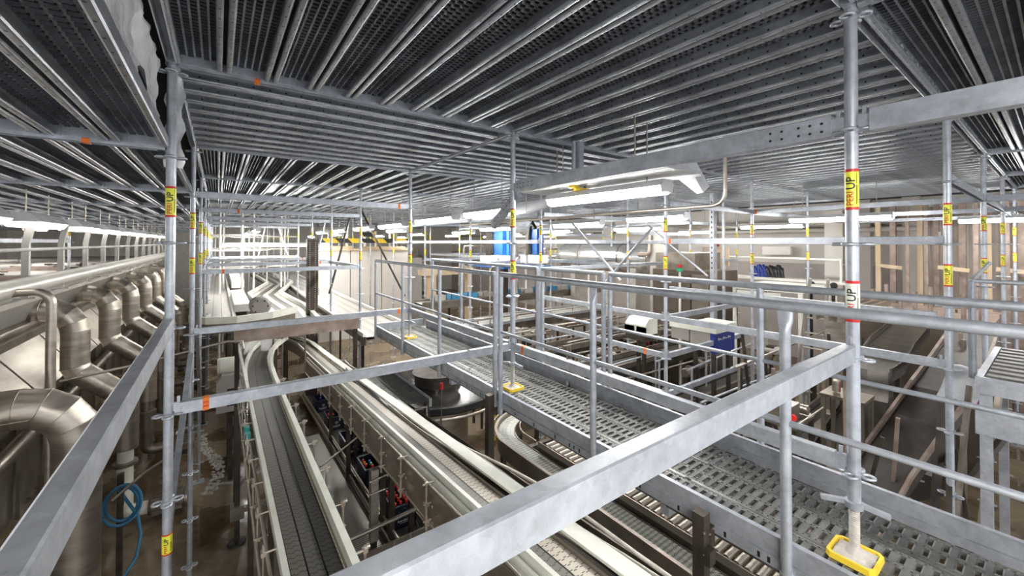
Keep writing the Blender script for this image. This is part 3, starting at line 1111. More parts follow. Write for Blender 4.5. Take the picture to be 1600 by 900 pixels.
# ------------------------------------------------------------------ conveyors
def conveyor(name, label, cat, center, width, lanes, m, rails=((1, .03, .07, CREAM), (-1, .03, .07, CREAM)), zdrop=.16, legs=(), frame=STEELD, zf=-3.8, gap=.004, group='conveyors'):
    """center: belt centre line; rails: (side, width, height, material)"""
    center = [Vector(p) for p in center]
    mid = center[len(center) // 2]
    t = thing(name, label, cat, (mid.x, mid.y, zf if legs else mid.z - zdrop), group)
    wl = width / lanes
    for k in range(lanes):
        a = width / 2 - k * wl - gap / 2
        c = width / 2 - (k + 1) * wl + gap / 2
        part('slat_belt', MB().strip(offset(center, a), offset(center, c)), m[k % len(m)], t)
    bed = MB()
    for sg in (1, -1):
        p = offset(center, sg * (width / 2 + .006))
        bed.ribbon([q - Vector((0, 0, zdrop)) for q in p], .010, zdrop + .012)
    part('side_frame', bed, frame, t)
    pan = MB().strip([q - Vector((0, 0, .05)) for q in offset(center, width / 2)], [q - Vector((0, 0, .05)) for q in offset(center, -width / 2)])
    part('bed_plate', pan, DARK, t)
    for (sg, w_, h, mt) in rails:
        p = offset(center, sg * (width / 2 + .012 + w_ / 2))
        part('guide_rail', MB().ribbon([q + Vector((0, 0, .012)) for q in p], w_, h), mt, t)
    for (sx, q) in legs:
        q = Vector(q)
        lg = MB().bar((q.x, q.y, zf + .05), (q.x, q.y, q.z), .05, .05, (0, 1, 0))
        l_ = part('leg', lg, DARK, t)
        part('levelling_foot', MB().lathe([(.0, .07), (.018, .06), (.02, .03), (.055, .018), (.06, 0), (0, 0)], (q.x, q.y, zf), 14), BLACK, l_)
    return t


def brackets(t, pts, side, out=.10, up=.05, m=STEEL, low=.16):
    """guide brackets: a short arm, an upright pin and a clamp knob at each point"""
    for p in pts:
        mb = MB()
        kn = mb
        p = Vector(p)
        mb.tube([p, p + Vector((side * out, 0, 0))], .006, 6)
        mb.tube([p + Vector((side * out * .85, 0, up)), p + Vector((side * out * .85, 0, -low))], .007, 6)
        mb.tube([p + Vector((side * out * .2, 0, -low * .8)), p + Vector((side * out * 1.1, 0, -low * .8))], .006, 6)
        kn.box(p + Vector((side * out * .85, 0, 0)), (.022, .026, .022))
        kn.box(p + Vector((side * out * .85, 0, -low * .8)), (.022, .026, .022))
        kn.lathe([(0, 0), (.011, .002), (.012, .016), (0, .018)], p + Vector((side * out, .016, 0)), 8, 'X')
        part('guide_clamp', mb, m, t)


# wide left conveyor, level, three chains
cl = [Vector((.607, y, -1.5)) for y in (-.6, .5, 1.5, 2.5, 3.5, 4.4)] + [Vector((.62, 4.9, -1.5)), Vector((.66, 5.4, -1.5)), Vector((.74, 5.9, -1.5)), Vector((.86, 6.3, -1.5))]
t = conveyor('bottle_conveyor', 'long dark three-lane bottle conveyor with cream rails, left of the crates', 'conveyor', cl, .207, 3, (BELT_MID, BELT_DARK, BELT_DARK),
             rails=((-1, .034, .06, CREAM), (1, .026, .055, CREAM)), legs=((0, (.52, 1.2, -1.66)), (0, (.70, 4.3, -1.66)), (0, (.52, 4.3, -1.66))))
part('edge_chain', MB().strip([(.705, y, -1.488) for y in (-.6, 1.5, 3, 4.4)], [(.722, y, -1.488) for y in (-.6, 1.5, 3, 4.4)]), BELT_CREAM, t)
brackets(t, [(.475, 1.0 + .33 * k, -1.46) for k in range(11)], -1, .075, .04)
brackets(t, [(.752, 1.0 + .42 * k, -1.47) for k in range(9)], 1, .07, .02)
part('guide_rod', MB().tube([(.425, .6, -1.47), (.425, 4.6, -1.47)], .007, 8).tube([(.405, .6, -1.60), (.405, 4.6, -1.60)], .012, 8).tube([(.44, .6, -1.53), (.44, 4.6, -1.53)], .006, 8), STEEL, t)
part('side_cover', MB().bb(.795, .80, .6, 4.6, -1.72, -1.60).bb(.83, .845, .6, 4.6, -1.85, -1.80), STEELD, t)
sn = part('sensor', MB().box((.418, 3.15, -1.44), (.035, .05, .04)).box((.418, 3.02, -1.44), (.035, .05, .04)), TEAL, t, 'pair of teal sensors')
# widening apron at its far end
lf = [Vector(p) for p in ((.49, 4.4, -1.5), (.487, 5.2, -1.5), (.485, 6.0, -1.5), (.50, 6.5, -1.5), (.56, 6.9, -1.5), (.70, 7.1, -1.5))]
rt = [Vector(p) for p in ((.72, 4.4, -1.505), (.725, 4.9, -1.505), (.74, 5.3, -1.505), (.80, 5.7, -1.505), (.93, 6.1, -1.505), (1.1, 6.5, -1.505))]
t2 = thing('transfer_table', 'fan shaped transfer plate with cream rails at the far end of dark bottle belt', 'conveyor', (.75, 5.6, -1.6), 'conveyors')
part('plate', MB().strip(lf, rt), BELT_DARK, t2)
part('guide_rail', MB().ribbon([p + Vector((-.012, 0, .01)) for p in lf], .026, .06), CREAM, t2)
part('guide_rail', MB().ribbon([p + Vector((.014, 0, .01)) for p in rt], .030, .06), CREAM, t2)
part('leg', MB().bar((.62, 6.2, -3.8), (.62, 6.2, -1.52), .05, .05, (0, 1, 0)), DARK, t2)
part('leg', MB().bar((.90, 6.0, -3.8), (.90, 6.0, -1.52), .05, .05, (0, 1, 0)), DARK, t2)

# support column with clamp block standing left of it on the floor
t = thing('support_column', 'dark square support column with round foot on the wet floor by bottle belt', 'column', (.449, 5.59, -3.8))
part('post', MB().bar((.449, 5.59, -3.75), (.449, 5.59, -2.1), .06, .06, (0, 1, 0)), DARK, t)
part('levelling_foot', MB().lathe([(0, .08), (.03, .07), (.03, .035), (.10, .022), (.105, 0), (0, 0)], (.449, 5.59, -3.8), 18), BLACK, t)
part('clamp_block', MB().box((.449, 5.59, -3.40), (.15, .15, .16)), STEELD, t)
part('arm', MB().bar((.449, 5.59, -3.40), (.80, 5.59, -3.40), .06, .06), STEELD, t)
part('brace', MB().bar((.449, 5.59, -3.1), (.72, 5.59, -2.85), .025, .025), STEELD, t)

# gearbox and motor under it
t = thing('gearbox', 'grey gearbox with pale motor standing beyond the column, left of bottle belt', 'gearbox', (.42, 7.3, -2.6))
part('housing', MB().bb(.22, .60, 7.1, 7.5, -2.65, -2.2).profile((.41, 7.1, -2.2), (.41, 7.5, -2.2), [(-.19, 0), (-.12, .12), (.12, .12), (.19, 0)]), GREYP, t)
part('motor', MB().lathe([(0, -.22), (.12, -.22), (.13, -.18), (.13, .2), (0, .2)], (.45, 7.35, -1.98), 16, 'X'), CREAM, t)
part('vent_slot', MB().bb(.36, .46, 7.094, 7.1, -2.32, -2.29).bb(.36, .46, 7.094, 7.1, -2.40, -2.37).bb(.36, .46, 7.094, 7.1, -2.48, -2.45).bb(.36, .46, 7.094, 7.1, -2.56, -2.53), INK, t)
part('stand', MB().bar((.41, 7.3, -3.8), (.41, 7.3, -2.65), .06, .06, (0, 1, 0)), DARK, t)

# rising two-lane bottle conveyor
SL = -.0952


def bz(y):
    return -1.388 + SL * (y - .866)


bc = [Vector((1.43 + .0307 * (y - .7), y, bz(y))) for y in (-1.0, 0, 1, 2, 3, 4, 5, 6, 7)]
bend = [Vector((1.66, 7.8, bz(7.8))), Vector((1.69, 8.6, bz(8.6))), Vector((1.67, 9.4, bz(9.4))), Vector((1.58, 10.2, bz(10.2))), Vector((1.42, 10.9, bz(10.9))), Vector((1.2, 11.4, bz(11.4)))]
t = conveyor('bottle_conveyor', 'two-lane inclined bottle conveyor with wide cream right guide, right of the crates', 'conveyor', bc + bend, .175, 2, (BELT_DARK, BELT_TAN),
             rails=((1, .022, .05, CREAM), ), zdrop=.2, frame=STEEL,
             legs=((0, (1.66, 3.4, -1.9)), (0, (1.76, 6.5, -2.2)), (0, (1.60, .3, -1.6))))
part('guide_plate', MB().ribbon([q + Vector((0, 0, .035)) for q in offset(bc + bend, -.152)], .086, .014), CREAM, t)
part('guide_rail', MB().ribbon([q + Vector((0, 0, -.02)) for q in offset(bc, .143)], .018, .045), CREAM, t)
part('side_panel', MB().ribbon([q + Vector((0, 0, -.235)) for q in offset(bc, .165)], .006, .20), STEEL, t, 'tall stainless side sheet')
part('rail_tube', MB().tube([q + Vector((0, 0, .0)) for q in offset(bc, .178)], .008, 8).tube([q + Vector((0, 0, -.24)) for q in offset(bc, .172)], .008, 8), STEEL, t)
for y in (1.25, 1.7, 2.15, 2.6, 3.1, 3.6, 4.1, 4.7, 5.3):
    p = Vector((1.43 + .0307 * (y - .7) - .175, y, bz(y)))
    mb = MB().tube([p + Vector((.05, 0, .02)), p + Vector((-.055, 0, .02))], .0065, 8)
    mb.tube([p + Vector((-.03, 0, .03)), p + Vector((-.03, 0, -.25))], .009, 8)
    for dz in (-.10, -.20):
        mb.tube([p + Vector((.0, 0, dz)), p + Vector((-.05, 0, dz))], .006, 8)
        mb.box(p + Vector((-.03, 0, dz)), (.028, .028, .022))
        mb.lathe([(0, 0), (.011, .002), (.011, .014), (0, .016)], p + Vector((.0, 0, dz - .03)), 8, 'X')
    part('guide_clamp', mb, STEEL, t)

# crate conveyor, parallel to it and lower
CROFF = -1.40


def cz(y):
    return bz(y) + CROFF + .02


def cxx(y):
    return 1.87 + .0307 * (y - 3.8)


cc_ = [Vector((cxx(y), y, cz(y))) for y in (1.4, 2.5, 3.6, 4.8, 6, 7.2, 8.5, 10)]
t = conveyor('crate_conveyor', 'narrow dark crate conveyor carrying the navy crates', 'conveyor', cc_, .30, 2, (BELT_DARK,), rails=((1, .015, .05, STEELD), (-1, .015, .05, STEELD)), zdrop=.14,
             legs=((0, (1.70, 3.0, -3.1)), (0, (1.80, 6.5, -3.4))))
part('guide_tube', MB().tube([q + Vector((0, 0, .14)) for q in offset(cc_, .19)], .013, 8).tube([q + Vector((0, 0, .05)) for q in offset(cc_, .22)], .013, 8), STEEL, t)
# slatted return belt beside it
sb = [Vector((1.47 + .031 * (y - 3.8), y, cz(y) - .02)) for y in (1.4, 2.5, 3.6, 4.8, 6, 7.2)]
t = conveyor('slat_conveyor', 'fine ribbed wet slat conveyor between dark bottle belt and crates', 'conveyor', sb, .28, 1, (BELT_FINE,), rails=((1, .02, .05, DARK), (-1, .02, .05, DARK)), zdrop=.12,
             legs=((0, (1.35, 2.6, -3.1)), (0, (1.40, 5.5, -3.3))))
part('guide_tube', MB().tube([q + Vector((0, 0, .10)) for q in offset(sb, .20)], .012, 8).tube([q + Vector((0, 0, .22)) for q in offset(sb, .25)], .010, 8), STEELD, t)
brackets(t, [q + Vector((0, 0, .12)) for q in offset([Vector((1.47 + .031 * (y - 3.8), y, cz(y))) for y in (2.9, 3.5, 4.1, 4.7, 5.3, 5.9)], .20)], -1, .10, .05, STEELD)
# perforated black strip along the left
ps = MB().ribbon([q + Vector((0, 0, .22)) for q in offset(sb, .22)], .05, .02)
t = thing('perforated_strip', 'black perforated strip along the ribbed slat belt', 'strip', (1.24, 3.8, -2.8))
nf = len(ps.f)
hb = ps
for k in range(60):
    y = 2.3 + k * .07
    c = Vector((1.47 + .031 * (y - 3.8) - .22, y, cz(y) + .2206))
    for sx in (-.012, .012):
        hb.add([c + Vector((sx + .006 * math.cos(i * PI / 3), .006 * math.sin(i * PI / 3), 0)) for i in range(6)], [tuple(range(6))])
o = part('strip', ps, BLACK, t)
o.data.materials.append(CREAM)
for p in o.data.polygons:
    if p.index >= nf:
        p.material_index = 1
part('bracket', MB().tube([(1.25, 2.4, -2.66), (1.25, 2.4, -3.0)], .01, 6).tube([(1.29, 4.6, -2.85), (1.29, 4.6, -3.2)], .01, 6), STEELD, t)

# cross bar and square post over the crates
t = thing('guide_post', 'square stainless post with clamps beside the crate with red caps', 'post', (1.45, 3.3, -3.0))
part('post', MB().bar((1.45, 3.3, -2.82), (1.45, 3.3, -2.15), .07, .07, (0, 1, 0)), STEEL, t)
part('clamp', MB().tube([(1.40, 3.26, -2.24), (1.56, 3.24, -2.21)], .008, 6), STEEL, t)
part('clamp', MB().tube([(1.40, 3.26, -2.36), (1.54, 3.24, -2.34)], .008, 6), STEEL, t)
part('cross_bar', MB().tube([(1.13, 3.2, -2.66), (1.86, 3.2, -2.62)], .019, 10), STEEL, t)
part('stem', MB().bar((1.45, 3.3, -3.8), (1.45, 3.3, -2.82), .05, .05, (0, 1, 0)), DARK, t)
t = thing('end_plate', 'jointed dark steel end plate closing the crate lanes, below the red capped crate', 'plate', (1.45, 2.9, -2.7))
part('plate', MB().bar((1.10, 2.9, -2.66), (2.0, 2.9, -2.66), .02, .10), STEELD, t)
for xx in (1.5, 1.65, 1.8):
    part('joint', MB().bar((xx, 2.887, -2.71), (xx, 2.887, -2.61), .012, .008, (0, 1, 0)), STEEL, t)
t = thing('lean_rod', 'thin steel rod leaning across the crate lane farther back', 'rod', (1.6, 5.2, -2.9))
part('rod', MB().tube([(1.22, 4.55, -2.62), (1.80, 5.05, -2.62)], .012, 8), STEELD, t)

# crates -----------------------------------------------------------
GC = 'navy crates of bottles'
NAVYR = mat('navy_rim', (.03, .035, .075), (.05, .055, .10), .4, 0, 8)


def crate(x, y, z, label, caps, rows_):
    t = thing('bottle_crate', label, 'crate', (x, y, z), GC)
    w_, l_, h = .255, .38, .245
    th = .012
    b = MB()
    b.bb(x - w_ / 2, x + w_ / 2, y - l_ / 2, y + l_ / 2, z, z + .015)
    b.bb(x - w_ / 2, x - w_ / 2 + th, y - l_ / 2, y + l_ / 2, z, z + h)
    b.bb(x + w_ / 2 - th, x + w_ / 2, y - l_ / 2, y + l_ / 2, z, z + h)
    b.bb(x - w_ / 2, x + w_ / 2, y - l_ / 2, y - l_ / 2 + th, z, z + h)
    b.bb(x - w_ / 2, x + w_ / 2, y + l_ / 2 - th, y + l_ / 2, z, z + h)
    for k in (1, 2, 3):
        b.bb(x - w_ / 2 + k * w_ / 4 - .002, x - w_ / 2 + k * w_ / 4 + .002, y - l_ / 2, y + l_ / 2, z, z + h * .55)
    for k in range(1, 6):
        b.bb(x - w_ / 2, x + w_ / 2, y - l_ / 2 + k * l_ / 6 - .002, y - l_ / 2 + k * l_ / 6 + .002, z, z + h * .55)
    part('box', b, NAVY, t)
    rim = MB()
    q = .008
    zz = z + h - .012
    for (a, c, d, e) in ((x - w_ / 2 - q, x + w_ / 2 + q, y - l_ / 2 - q, y - l_ / 2), (x - w_ / 2 - q, x + w_ / 2 + q, y + l_ / 2, y + l_ / 2 + q),
                         (x - w_ / 2 - q, x - w_ / 2, y - l_ / 2, y + l_ / 2), (x + w_ / 2, x + w_ / 2 + q, y - l_ / 2, y + l_ / 2)):
        rim.bb(a, c, d, e, zz, zz + .014)
    part('rim', rim, NAVYR, t)
    lg = MB()
    cx_, cy_, cz_ = x + .01, y - l_ / 2 - .0008, z + .135
    for k in range(20):
        a, a2 = 2 * PI * k / 20, 2 * PI * (k + 1) / 20
        if k in (4, 13):
            continue
        lg.add([(cx_ + r * math.cos(aa), cy_, cz_ + r * math.sin(aa)) for r, aa in ((.020, a), (.026, a), (.026, a2), (.020, a2))], [(0, 1, 2, 3)])
    lg.bb(cx_ - .012, cx_ + .012, cy_ - .0003, cy_, cz_ - .003, cz_ + .003)
    lg.bb(cx_ - .003, cx_ + .003, cy_ - .0003, cy_, cz_ - .010, cz_ + .012)
    # a handwritten-looking pale word line and a thin second line under the ring
    px = x - .075
    for k in range(9):
        hgt = (.020, .010, .012, .010, .018, .010, .012, .016, .010)[k]
        lg.bb(px, px + .010, cy_ - .0003, cy_, z + .075, z + .075 + hgt)
        px += .017
    lg.bb(x - .07, x + .075, cy_ - .0003, cy_, z + .072, z + .076)
    lg.bb(x - .05, x + .06, cy_ - .0003, cy_, z + .056, z + .060)
    part('front_emblem', lg, CABLE, t, 'pale ring emblem and word line')
    if caps:
        dots = MB()
        for (dx, dz, r) in ((.0, .205, .008), (-.06, .18, .006), (.055, .20, .006), (-.075, .16, .007), (.035, .175, .005)):
            dots.add([(x + dx + r * math.cos(k * PI / 4), cy_, z + dz + r * math.sin(k * PI / 4)) for k in range(8)], [tuple(range(8))])
        part('blue_speckle', dots, TEAL, t)
    return t, w_, l_, h


CAPM = {'r': RED, 'p': mat('magenta_cap', (.62, .03, .22), None, .4), 'b': mat('blue_cap', (.03, .10, .55), None, .4), 'g': GREEN, 'o': ORANGE, 'd': BLACK}
_bt = {}


def bottle(x, y, z, c, label):
    if c not in _bt:
        b = MB().lathe([(0, .002), (.028, .002), (.030, .01), (.030, .12), (.026, .145), (.0135, .18), (.0125, .232)], n=12)
        k = MB().lathe([(.0150, .228), (.0155, .250), (.012, .257), (0, .258)], n=12)
        _bt[c] = (b.mesh('glass_body', BG), k.mesh('crown_cap', CAPM[c]))
    t = thing('beer_bottle', label, 'bottle', (x, y, z), 'bottles in the crates')
    inst('glass_body', _bt[c][0], t)
    inst('crown_cap', _bt[c][1], t)


BG = mat('brown_glass', (.05, .022, .008), None, .08)
crs = [(3.77, 'navy crate full of red capped bottles, nearest on the crate belt', ['rrrp', 'rrrr', 'rrrr', 'rrbr', 'rrrr', 'rrrr'], 'nearest crate'),
       (4.84, 'navy crate with mixed coloured caps, second nearest on the crate belt', ['.r..', 'rg..', 'ob.g', 'r...', '....', '....'], 'second crate'),
       (5.98, 'navy crate holding a single green capped bottle, third along the crate belt', ['....', '..g.', '....', '....', '....', '....'], 'third crate'),
       (7.30, 'navy crate with a few red caps at one side, fourth along the belt', ['r...', 'rr..', 'r...', '....', '....', '....'], 'fourth crate'),
       (8.6, 'navy crate half hidden by the long ledger, fifth along the belt', ['....', '.b..', '....', '....', '....', '....'], 'half hidden crate')]
CN = {'r': 'red', 'p': 'magenta', 'b': 'blue', 'g': 'green', 'o': 'orange'}
for i, (y, lab, grid, where) in enumerate(crs):
    x = cxx(y)
    z = cz(y) + .012
    t, w_, l_, h = crate(x, y, z, lab, i == 0, None)
    for r in range(6):
        for c in range(4):
            ch = grid[r][c]
            if ch == '.':
                continue
            bottle(x - w_ / 2 + w_ * (c + .5) / 4, y - l_ / 2 + l_ * (r + .5) / 6, z + .018, ch,
                   '%s capped bottle, %s row from front, %s from left, %s' % (CN[ch], ORD[r], ORD[c], where))

# ------------------------------------------------------------------ conveyors under the walkway
SCV = [Vector((2.882, y, -2.2)) for y in (-.6, .3, 1.2, 2.0, 2.8)] + arc((3.45, 2.95), .568, 180, 92, 12, -2.2) + [Vector((4.3, 3.52, -2.2)), Vector((5.2, 3.52, -2.2))]
SCV[5:6] = []
t = conveyor('curved_slat_conveyor', 'pale grey slat chain conveyor curving under the walkway', 'conveyor', SCV, .185, 1, (BELT_SLAT,),
             rails=((1, .03, .035, STEELD),), zdrop=.16, legs=((0, (2.80, .4, -2.36)), (0, (2.96, 2.2, -2.36)), (0, (3.0, 3.35, -2.36))), gap=.002)
part('guide_rod', MB().tube([q + Vector((0, 0, .06)) for q in offset(SCV[3:], .16)], .009, 8).tube([q + Vector((0, 0, .06)) for q in offset(SCV[4:], -.16)], .009, 8), STEELD, t)
t = thing('roller_conveyor', 'steel roller conveyor running below the walkway edge', 'conveyor', (3.2, 1.0, -3.8), 'conveyors')
part('side_frame', MB().bb(2.992, 3.004, -.8, 2.7, -2.24, -2.10), DARK, t)
part('side_frame', MB().bb(3.45, 3.47, -.8, 2.7, -2.24, -2.08), DARK, t)
part('wear_strip', MB().bb(2.982, 2.992, -.8, 2.7, -2.14, -2.085), STEELD, t)
rl = MB().tube([(0, 0, 0), (.44, 0, 0)], .024, 14).mesh('roller', STEEL)
y = -.75
while y < 2.65:
    inst('roller', rl, t, (3.008 - 3.2, y - 1.0, -2.105 + 3.8))
    y += .067
for yy in (-.2, 1.5, 2.9):
    part('leg', MB().bar((3.28, yy, -3.8), (3.28, yy, -2.24), .06, .06, (0, 1, 0)).bar((3.04, yy, -2.26), (3.51, yy, -2.26), .05, .05), DARK, t)
for i, (x, y, zt) in enumerate(((2.12, .48, -1.285), (2.12, 2.32, -1.29))):
    t = thing('square_column', 'brown square steel column with bolted clamp, %s of two beside the walkway' % ['nearer', 'farther'][i], 'column', (x, y, -3.8), 'columns beside the walkway')
    part('post', MB().bar((x, y, -3.8), (x, y, zt), .056, .056, (0, 1, 0)), DARK, t)
    if i == 0:
        part('clamp_block', MB().bar((x - .01, y - .035, -1.50), (x - .01, y - .035, -1.43), .05, .05, (0, 1, 0)).bb(x + .028, x + .07, y - .03, y + .03, -1.47, -1.36), DARK, t)
        kn = MB()
        for dx, dy, dz in ((-.03, -.03, -1.36), (.02, -.03, -1.385), (-.03, -.03, -1.46), (.05, -.032, -1.37), (.05, -.032, -1.46)):
            kn.lathe([(0, 0), (.006, .001), (.006, .008), (0, .009)], (x + dx, y + dy, dz), 8)
        part('bolt', kn, STEEL, t)
    else:
        part('clamp_block', MB().bb(x + .02, x + .16, y - .03, y + .04, -1.46, -1.40), DARK, t)

# rotary accumulation table
t = thing('rotary_table', 'round black rotary table with a steel drum under the walkway', 'rotary table', (3.2, 5.55, -3.8))
part('drum', MB().lathe([(0, -3.8), (.50, -3.8), (.52, -3.2), (.52, -2.42)], (3.2, 5.55, 0), 40), STEEL, t)
part('rim', MB().lathe([(.55, -2.45), (1.02, -2.45), (1.05, -2.42), (1.05, -2.34), (1.02, -2.33), (.99, -2.36)], (3.2, 5.55, 0), 56), BLACK, t)
part('turntable', MB().lathe([(.99, -2.345), (.40, -2.345), (.40, -2.30), (0, -2.30)], (3.2, 5.55, 0), 56), mat('dark_polished_plate', (.05, .046, .042), (.09, .083, .075), .16, .6, 6), t)
part('hub', MB().lathe([(.36, -2.30), (.36, -2.16), (.40, -2.15), (.40, -2.12), (.22, -2.11), (0, -2.11)], (3.2, 5.55, 0), 40), DARK, t)
part('guide_ring', MB().tube(arc((3.2, 5.55), 1.10, 0, 360, 48, -2.47)[:-1], .022, 8, closed=True), STEEL, t)
t = thing('warning_lamp', 'small red warning lamp on a thin pin before the rotary table', 'warning lamp', (2.72, 4.42, -3.8))
part('red_lens', MB().lathe([(0, -1.905), (.022, -1.91), (.026, -1.99), (.018, -2.0)], (2.72, 4.42, 0), 14), RED, t)
part('pin', MB().tube([(2.72, 4.42, -2.0), (2.72, 4.42, -3.75)], .010, 8), STEELD, t)
part('foot', MB().bb(2.66, 2.78, 4.36, 4.48, -3.8, -3.74), DARK, t)

# cable bundle along the conveyor
for i in range(6):
    pts = []
    for k in range(26):
        y = .4 + k * .26
        pts.append(Vector((1.69 + .034 * i + .018 * math.sin(y * 2.1 + i) + .06 * max(0, y - 3.6), y, bz(y) - .13 + .02 * math.sin(y * 3 + i * 2) + (.03 if i % 2 else 0))))
    single('cable', MB().tube(pts, .007 + .002 * (i % 3), 7), (CABLE if i % 2 else STEELD), 'thin cable in the bundle beside cream conveyor guide, %s from the conveyor' % ORD[i], 'cable', 'cables along the bottle conveyor')
t = thing('cable_tray', 'dark steel tray carrying the cable bundle between the bottle and slat conveyors', 'cable tray', (1.9, 3.2, -2.2))
part('tray', MB().add([(1.66, .2, bz(.2) - .20), (1.88, .2, bz(.2) - .20), (2.08, 7.2, bz(7.2) - .20), (1.84, 7.2, bz(7.2) - .20)], [(0, 1, 2, 3), (3, 2, 1, 0)]), DARK, t)
part('lip', MB().bar((1.89, .2, bz(.2) - .18), (2.09, 7.2, bz(7.2) - .18), .012, .05), STEELD, t)
for yy in (1.2, 3.4, 5.6):
    part('bracket', MB().tube([(1.66 + .03 * yy, yy, bz(yy) - .12), (1.93 + .03 * yy, yy, bz(yy) - .10), (1.95 + .03 * yy, yy, bz(yy) - .5)], .009, 8), STEEL, t)
    part('leg', MB().bar((1.80 + .02 * yy, yy, -3.8), (1.80 + .02 * yy, yy, bz(yy) - .20), .05, .05, (0, 1, 0)), DARK, t)

# transverse duct behind the conveyors' far end
t = thing('cable_duct', 'brown horizontal cable duct crossing behind the left conveyors', 'duct', (1.2, 6.35, -1.4))
part('duct', MB().bb(.42, 2.15, 6.3, 6.42, -1.42, -1.25), RUST, t)
part('cable_roll', MB().tube([(.5 + .055 * k, 6.36 + .03 * math.sin(k * 1.7), -1.235 + .012 * math.sin(k * 2.3)) for k in range(28)], .018, 6), RUST, t)
for xx in (.9, 1.02, 1.33):
    part('drop_pin', MB().tube([(xx, 6.28, -1.42), (xx, 6.28, -1.98)], .012, 8), STEELD, t)
part('leg', MB().bar((.46, 6.36, -3.8), (.46, 6.36, -1.42), .06, .06, (0, 1, 0)).bar((2.1, 6.36, -3.8), (2.1, 6.36, -1.42), .06, .06, (0, 1, 0)), DARK, t)

# ------------------------------------------------------------------ pipework on the left
def clad(t, pts, r, name, seams=True, m=STEEL, n=28, label=None, bands=True):
    mb = MB().tube(pts, r, n, split=True)
    pts = [Vector(p) for p in pts]
    if seams:
        for i in range(1, len(pts) - 1):
            a, c = (pts[i] - pts[i - 1]).normalized(), (pts[i + 1] - pts[i]).normalized()
            tt = (a + c).normalized()
            nn = tt.orthogonal().normalized()
            bn = tt.cross(nn)
            md = (c - a)
            k = 1 / max(.5, tt.dot(c))
            md = md.normalized() if md.length > 1e-4 else None
            ring = []
            for j in range(n):
                o = (nn * math.cos(2 * PI * j / n) + bn * math.sin(2 * PI * j / n)) * (r + .002)
                if md is not None:
                    o += md * o.dot(md) * (k - 1)
                ring.append(pts[i] + o)
            mb.tube(ring, .0035, 5, closed=True)
    return part(name, mb, m, t, label)


def elbow(p, d0, d1, R, n=4):
    """points of a mitred bend at corner p from direction d0 to d1"""
    p, d0, d1 = Vector(p), Vector(d0).normalized(), Vector(d1).normalized()
    ang = d0.angle(d1)
    tl = R * math.tan(ang / 2)
    s = p - d0 * tl
    side = (d1 - d0 * d1.dot(d0)).normalized()
    return [s + d0 * R * math.sin(ang * k / n) + side * R * (1 - math.cos(ang * k / n)) for k in range(n + 1)]


def rivets(t, pts, m=STEEL):
    mb = MB()
    for p in pts:
        mb.lathe([(0, .006), (.007, .003), (.008, -.004)], p, 6, 'X')
    part('rivet', mb, m, t)


GP = 'clad pipe loops of the washer'
# first, nearest loop: over the top and straight down
X0 = -2.4
xP, yP, zP, rP = -.80, 4.70, -1.43, .165
t = thing('clad_pipe', 'stainless clad pipe bending down in the lower left, nearest of the loops', 'pipe', (xP, yP, -3.7), GP)
pts = [Vector((X0, yP, zP)), Vector((-1.75, yP, zP)), Vector((-1.38, yP, zP))] + elbow((xP, yP, zP), (1, 0, 0), (0, 0, -1), .36, 4) + [Vector((xP, yP, -2.25)), Vector((xP, yP, -3.35))]
clad(t, pts, rP, 'cladding')
part('inner_pipe', MB().tube([(xP, yP, -3.3), (xP, yP, -3.8)], .09, 20), STEELD, t)
part('end_collar', MB().lathe([(rP, -3.36), (rP + .008, -3.35), (rP + .008, -3.33), (rP, -3.32)], (xP, yP, 0), 28).tube([(xP + .16, yP - .03, -3.34), (xP + .2, yP - .05, -3.5)], .008, 6), STEEL, t)
sb_ = MB()
for k in range(3):
    x = -1.95 + k * .36
    sb_.tube([(x, yP - rP * .92, zP - rP * .42), (x + .26, yP - rP * .92, zP - rP * .42)], .006, 6)
part('clip_strip', sb_, STEEL, t)
loops = [(6.8, -.83, .135), (8.8, -.83, .135), (10.8, -.83, .135), (12.8, -.83, .135), (14.8, -.83, .135), (16.8, -.83, .135)]
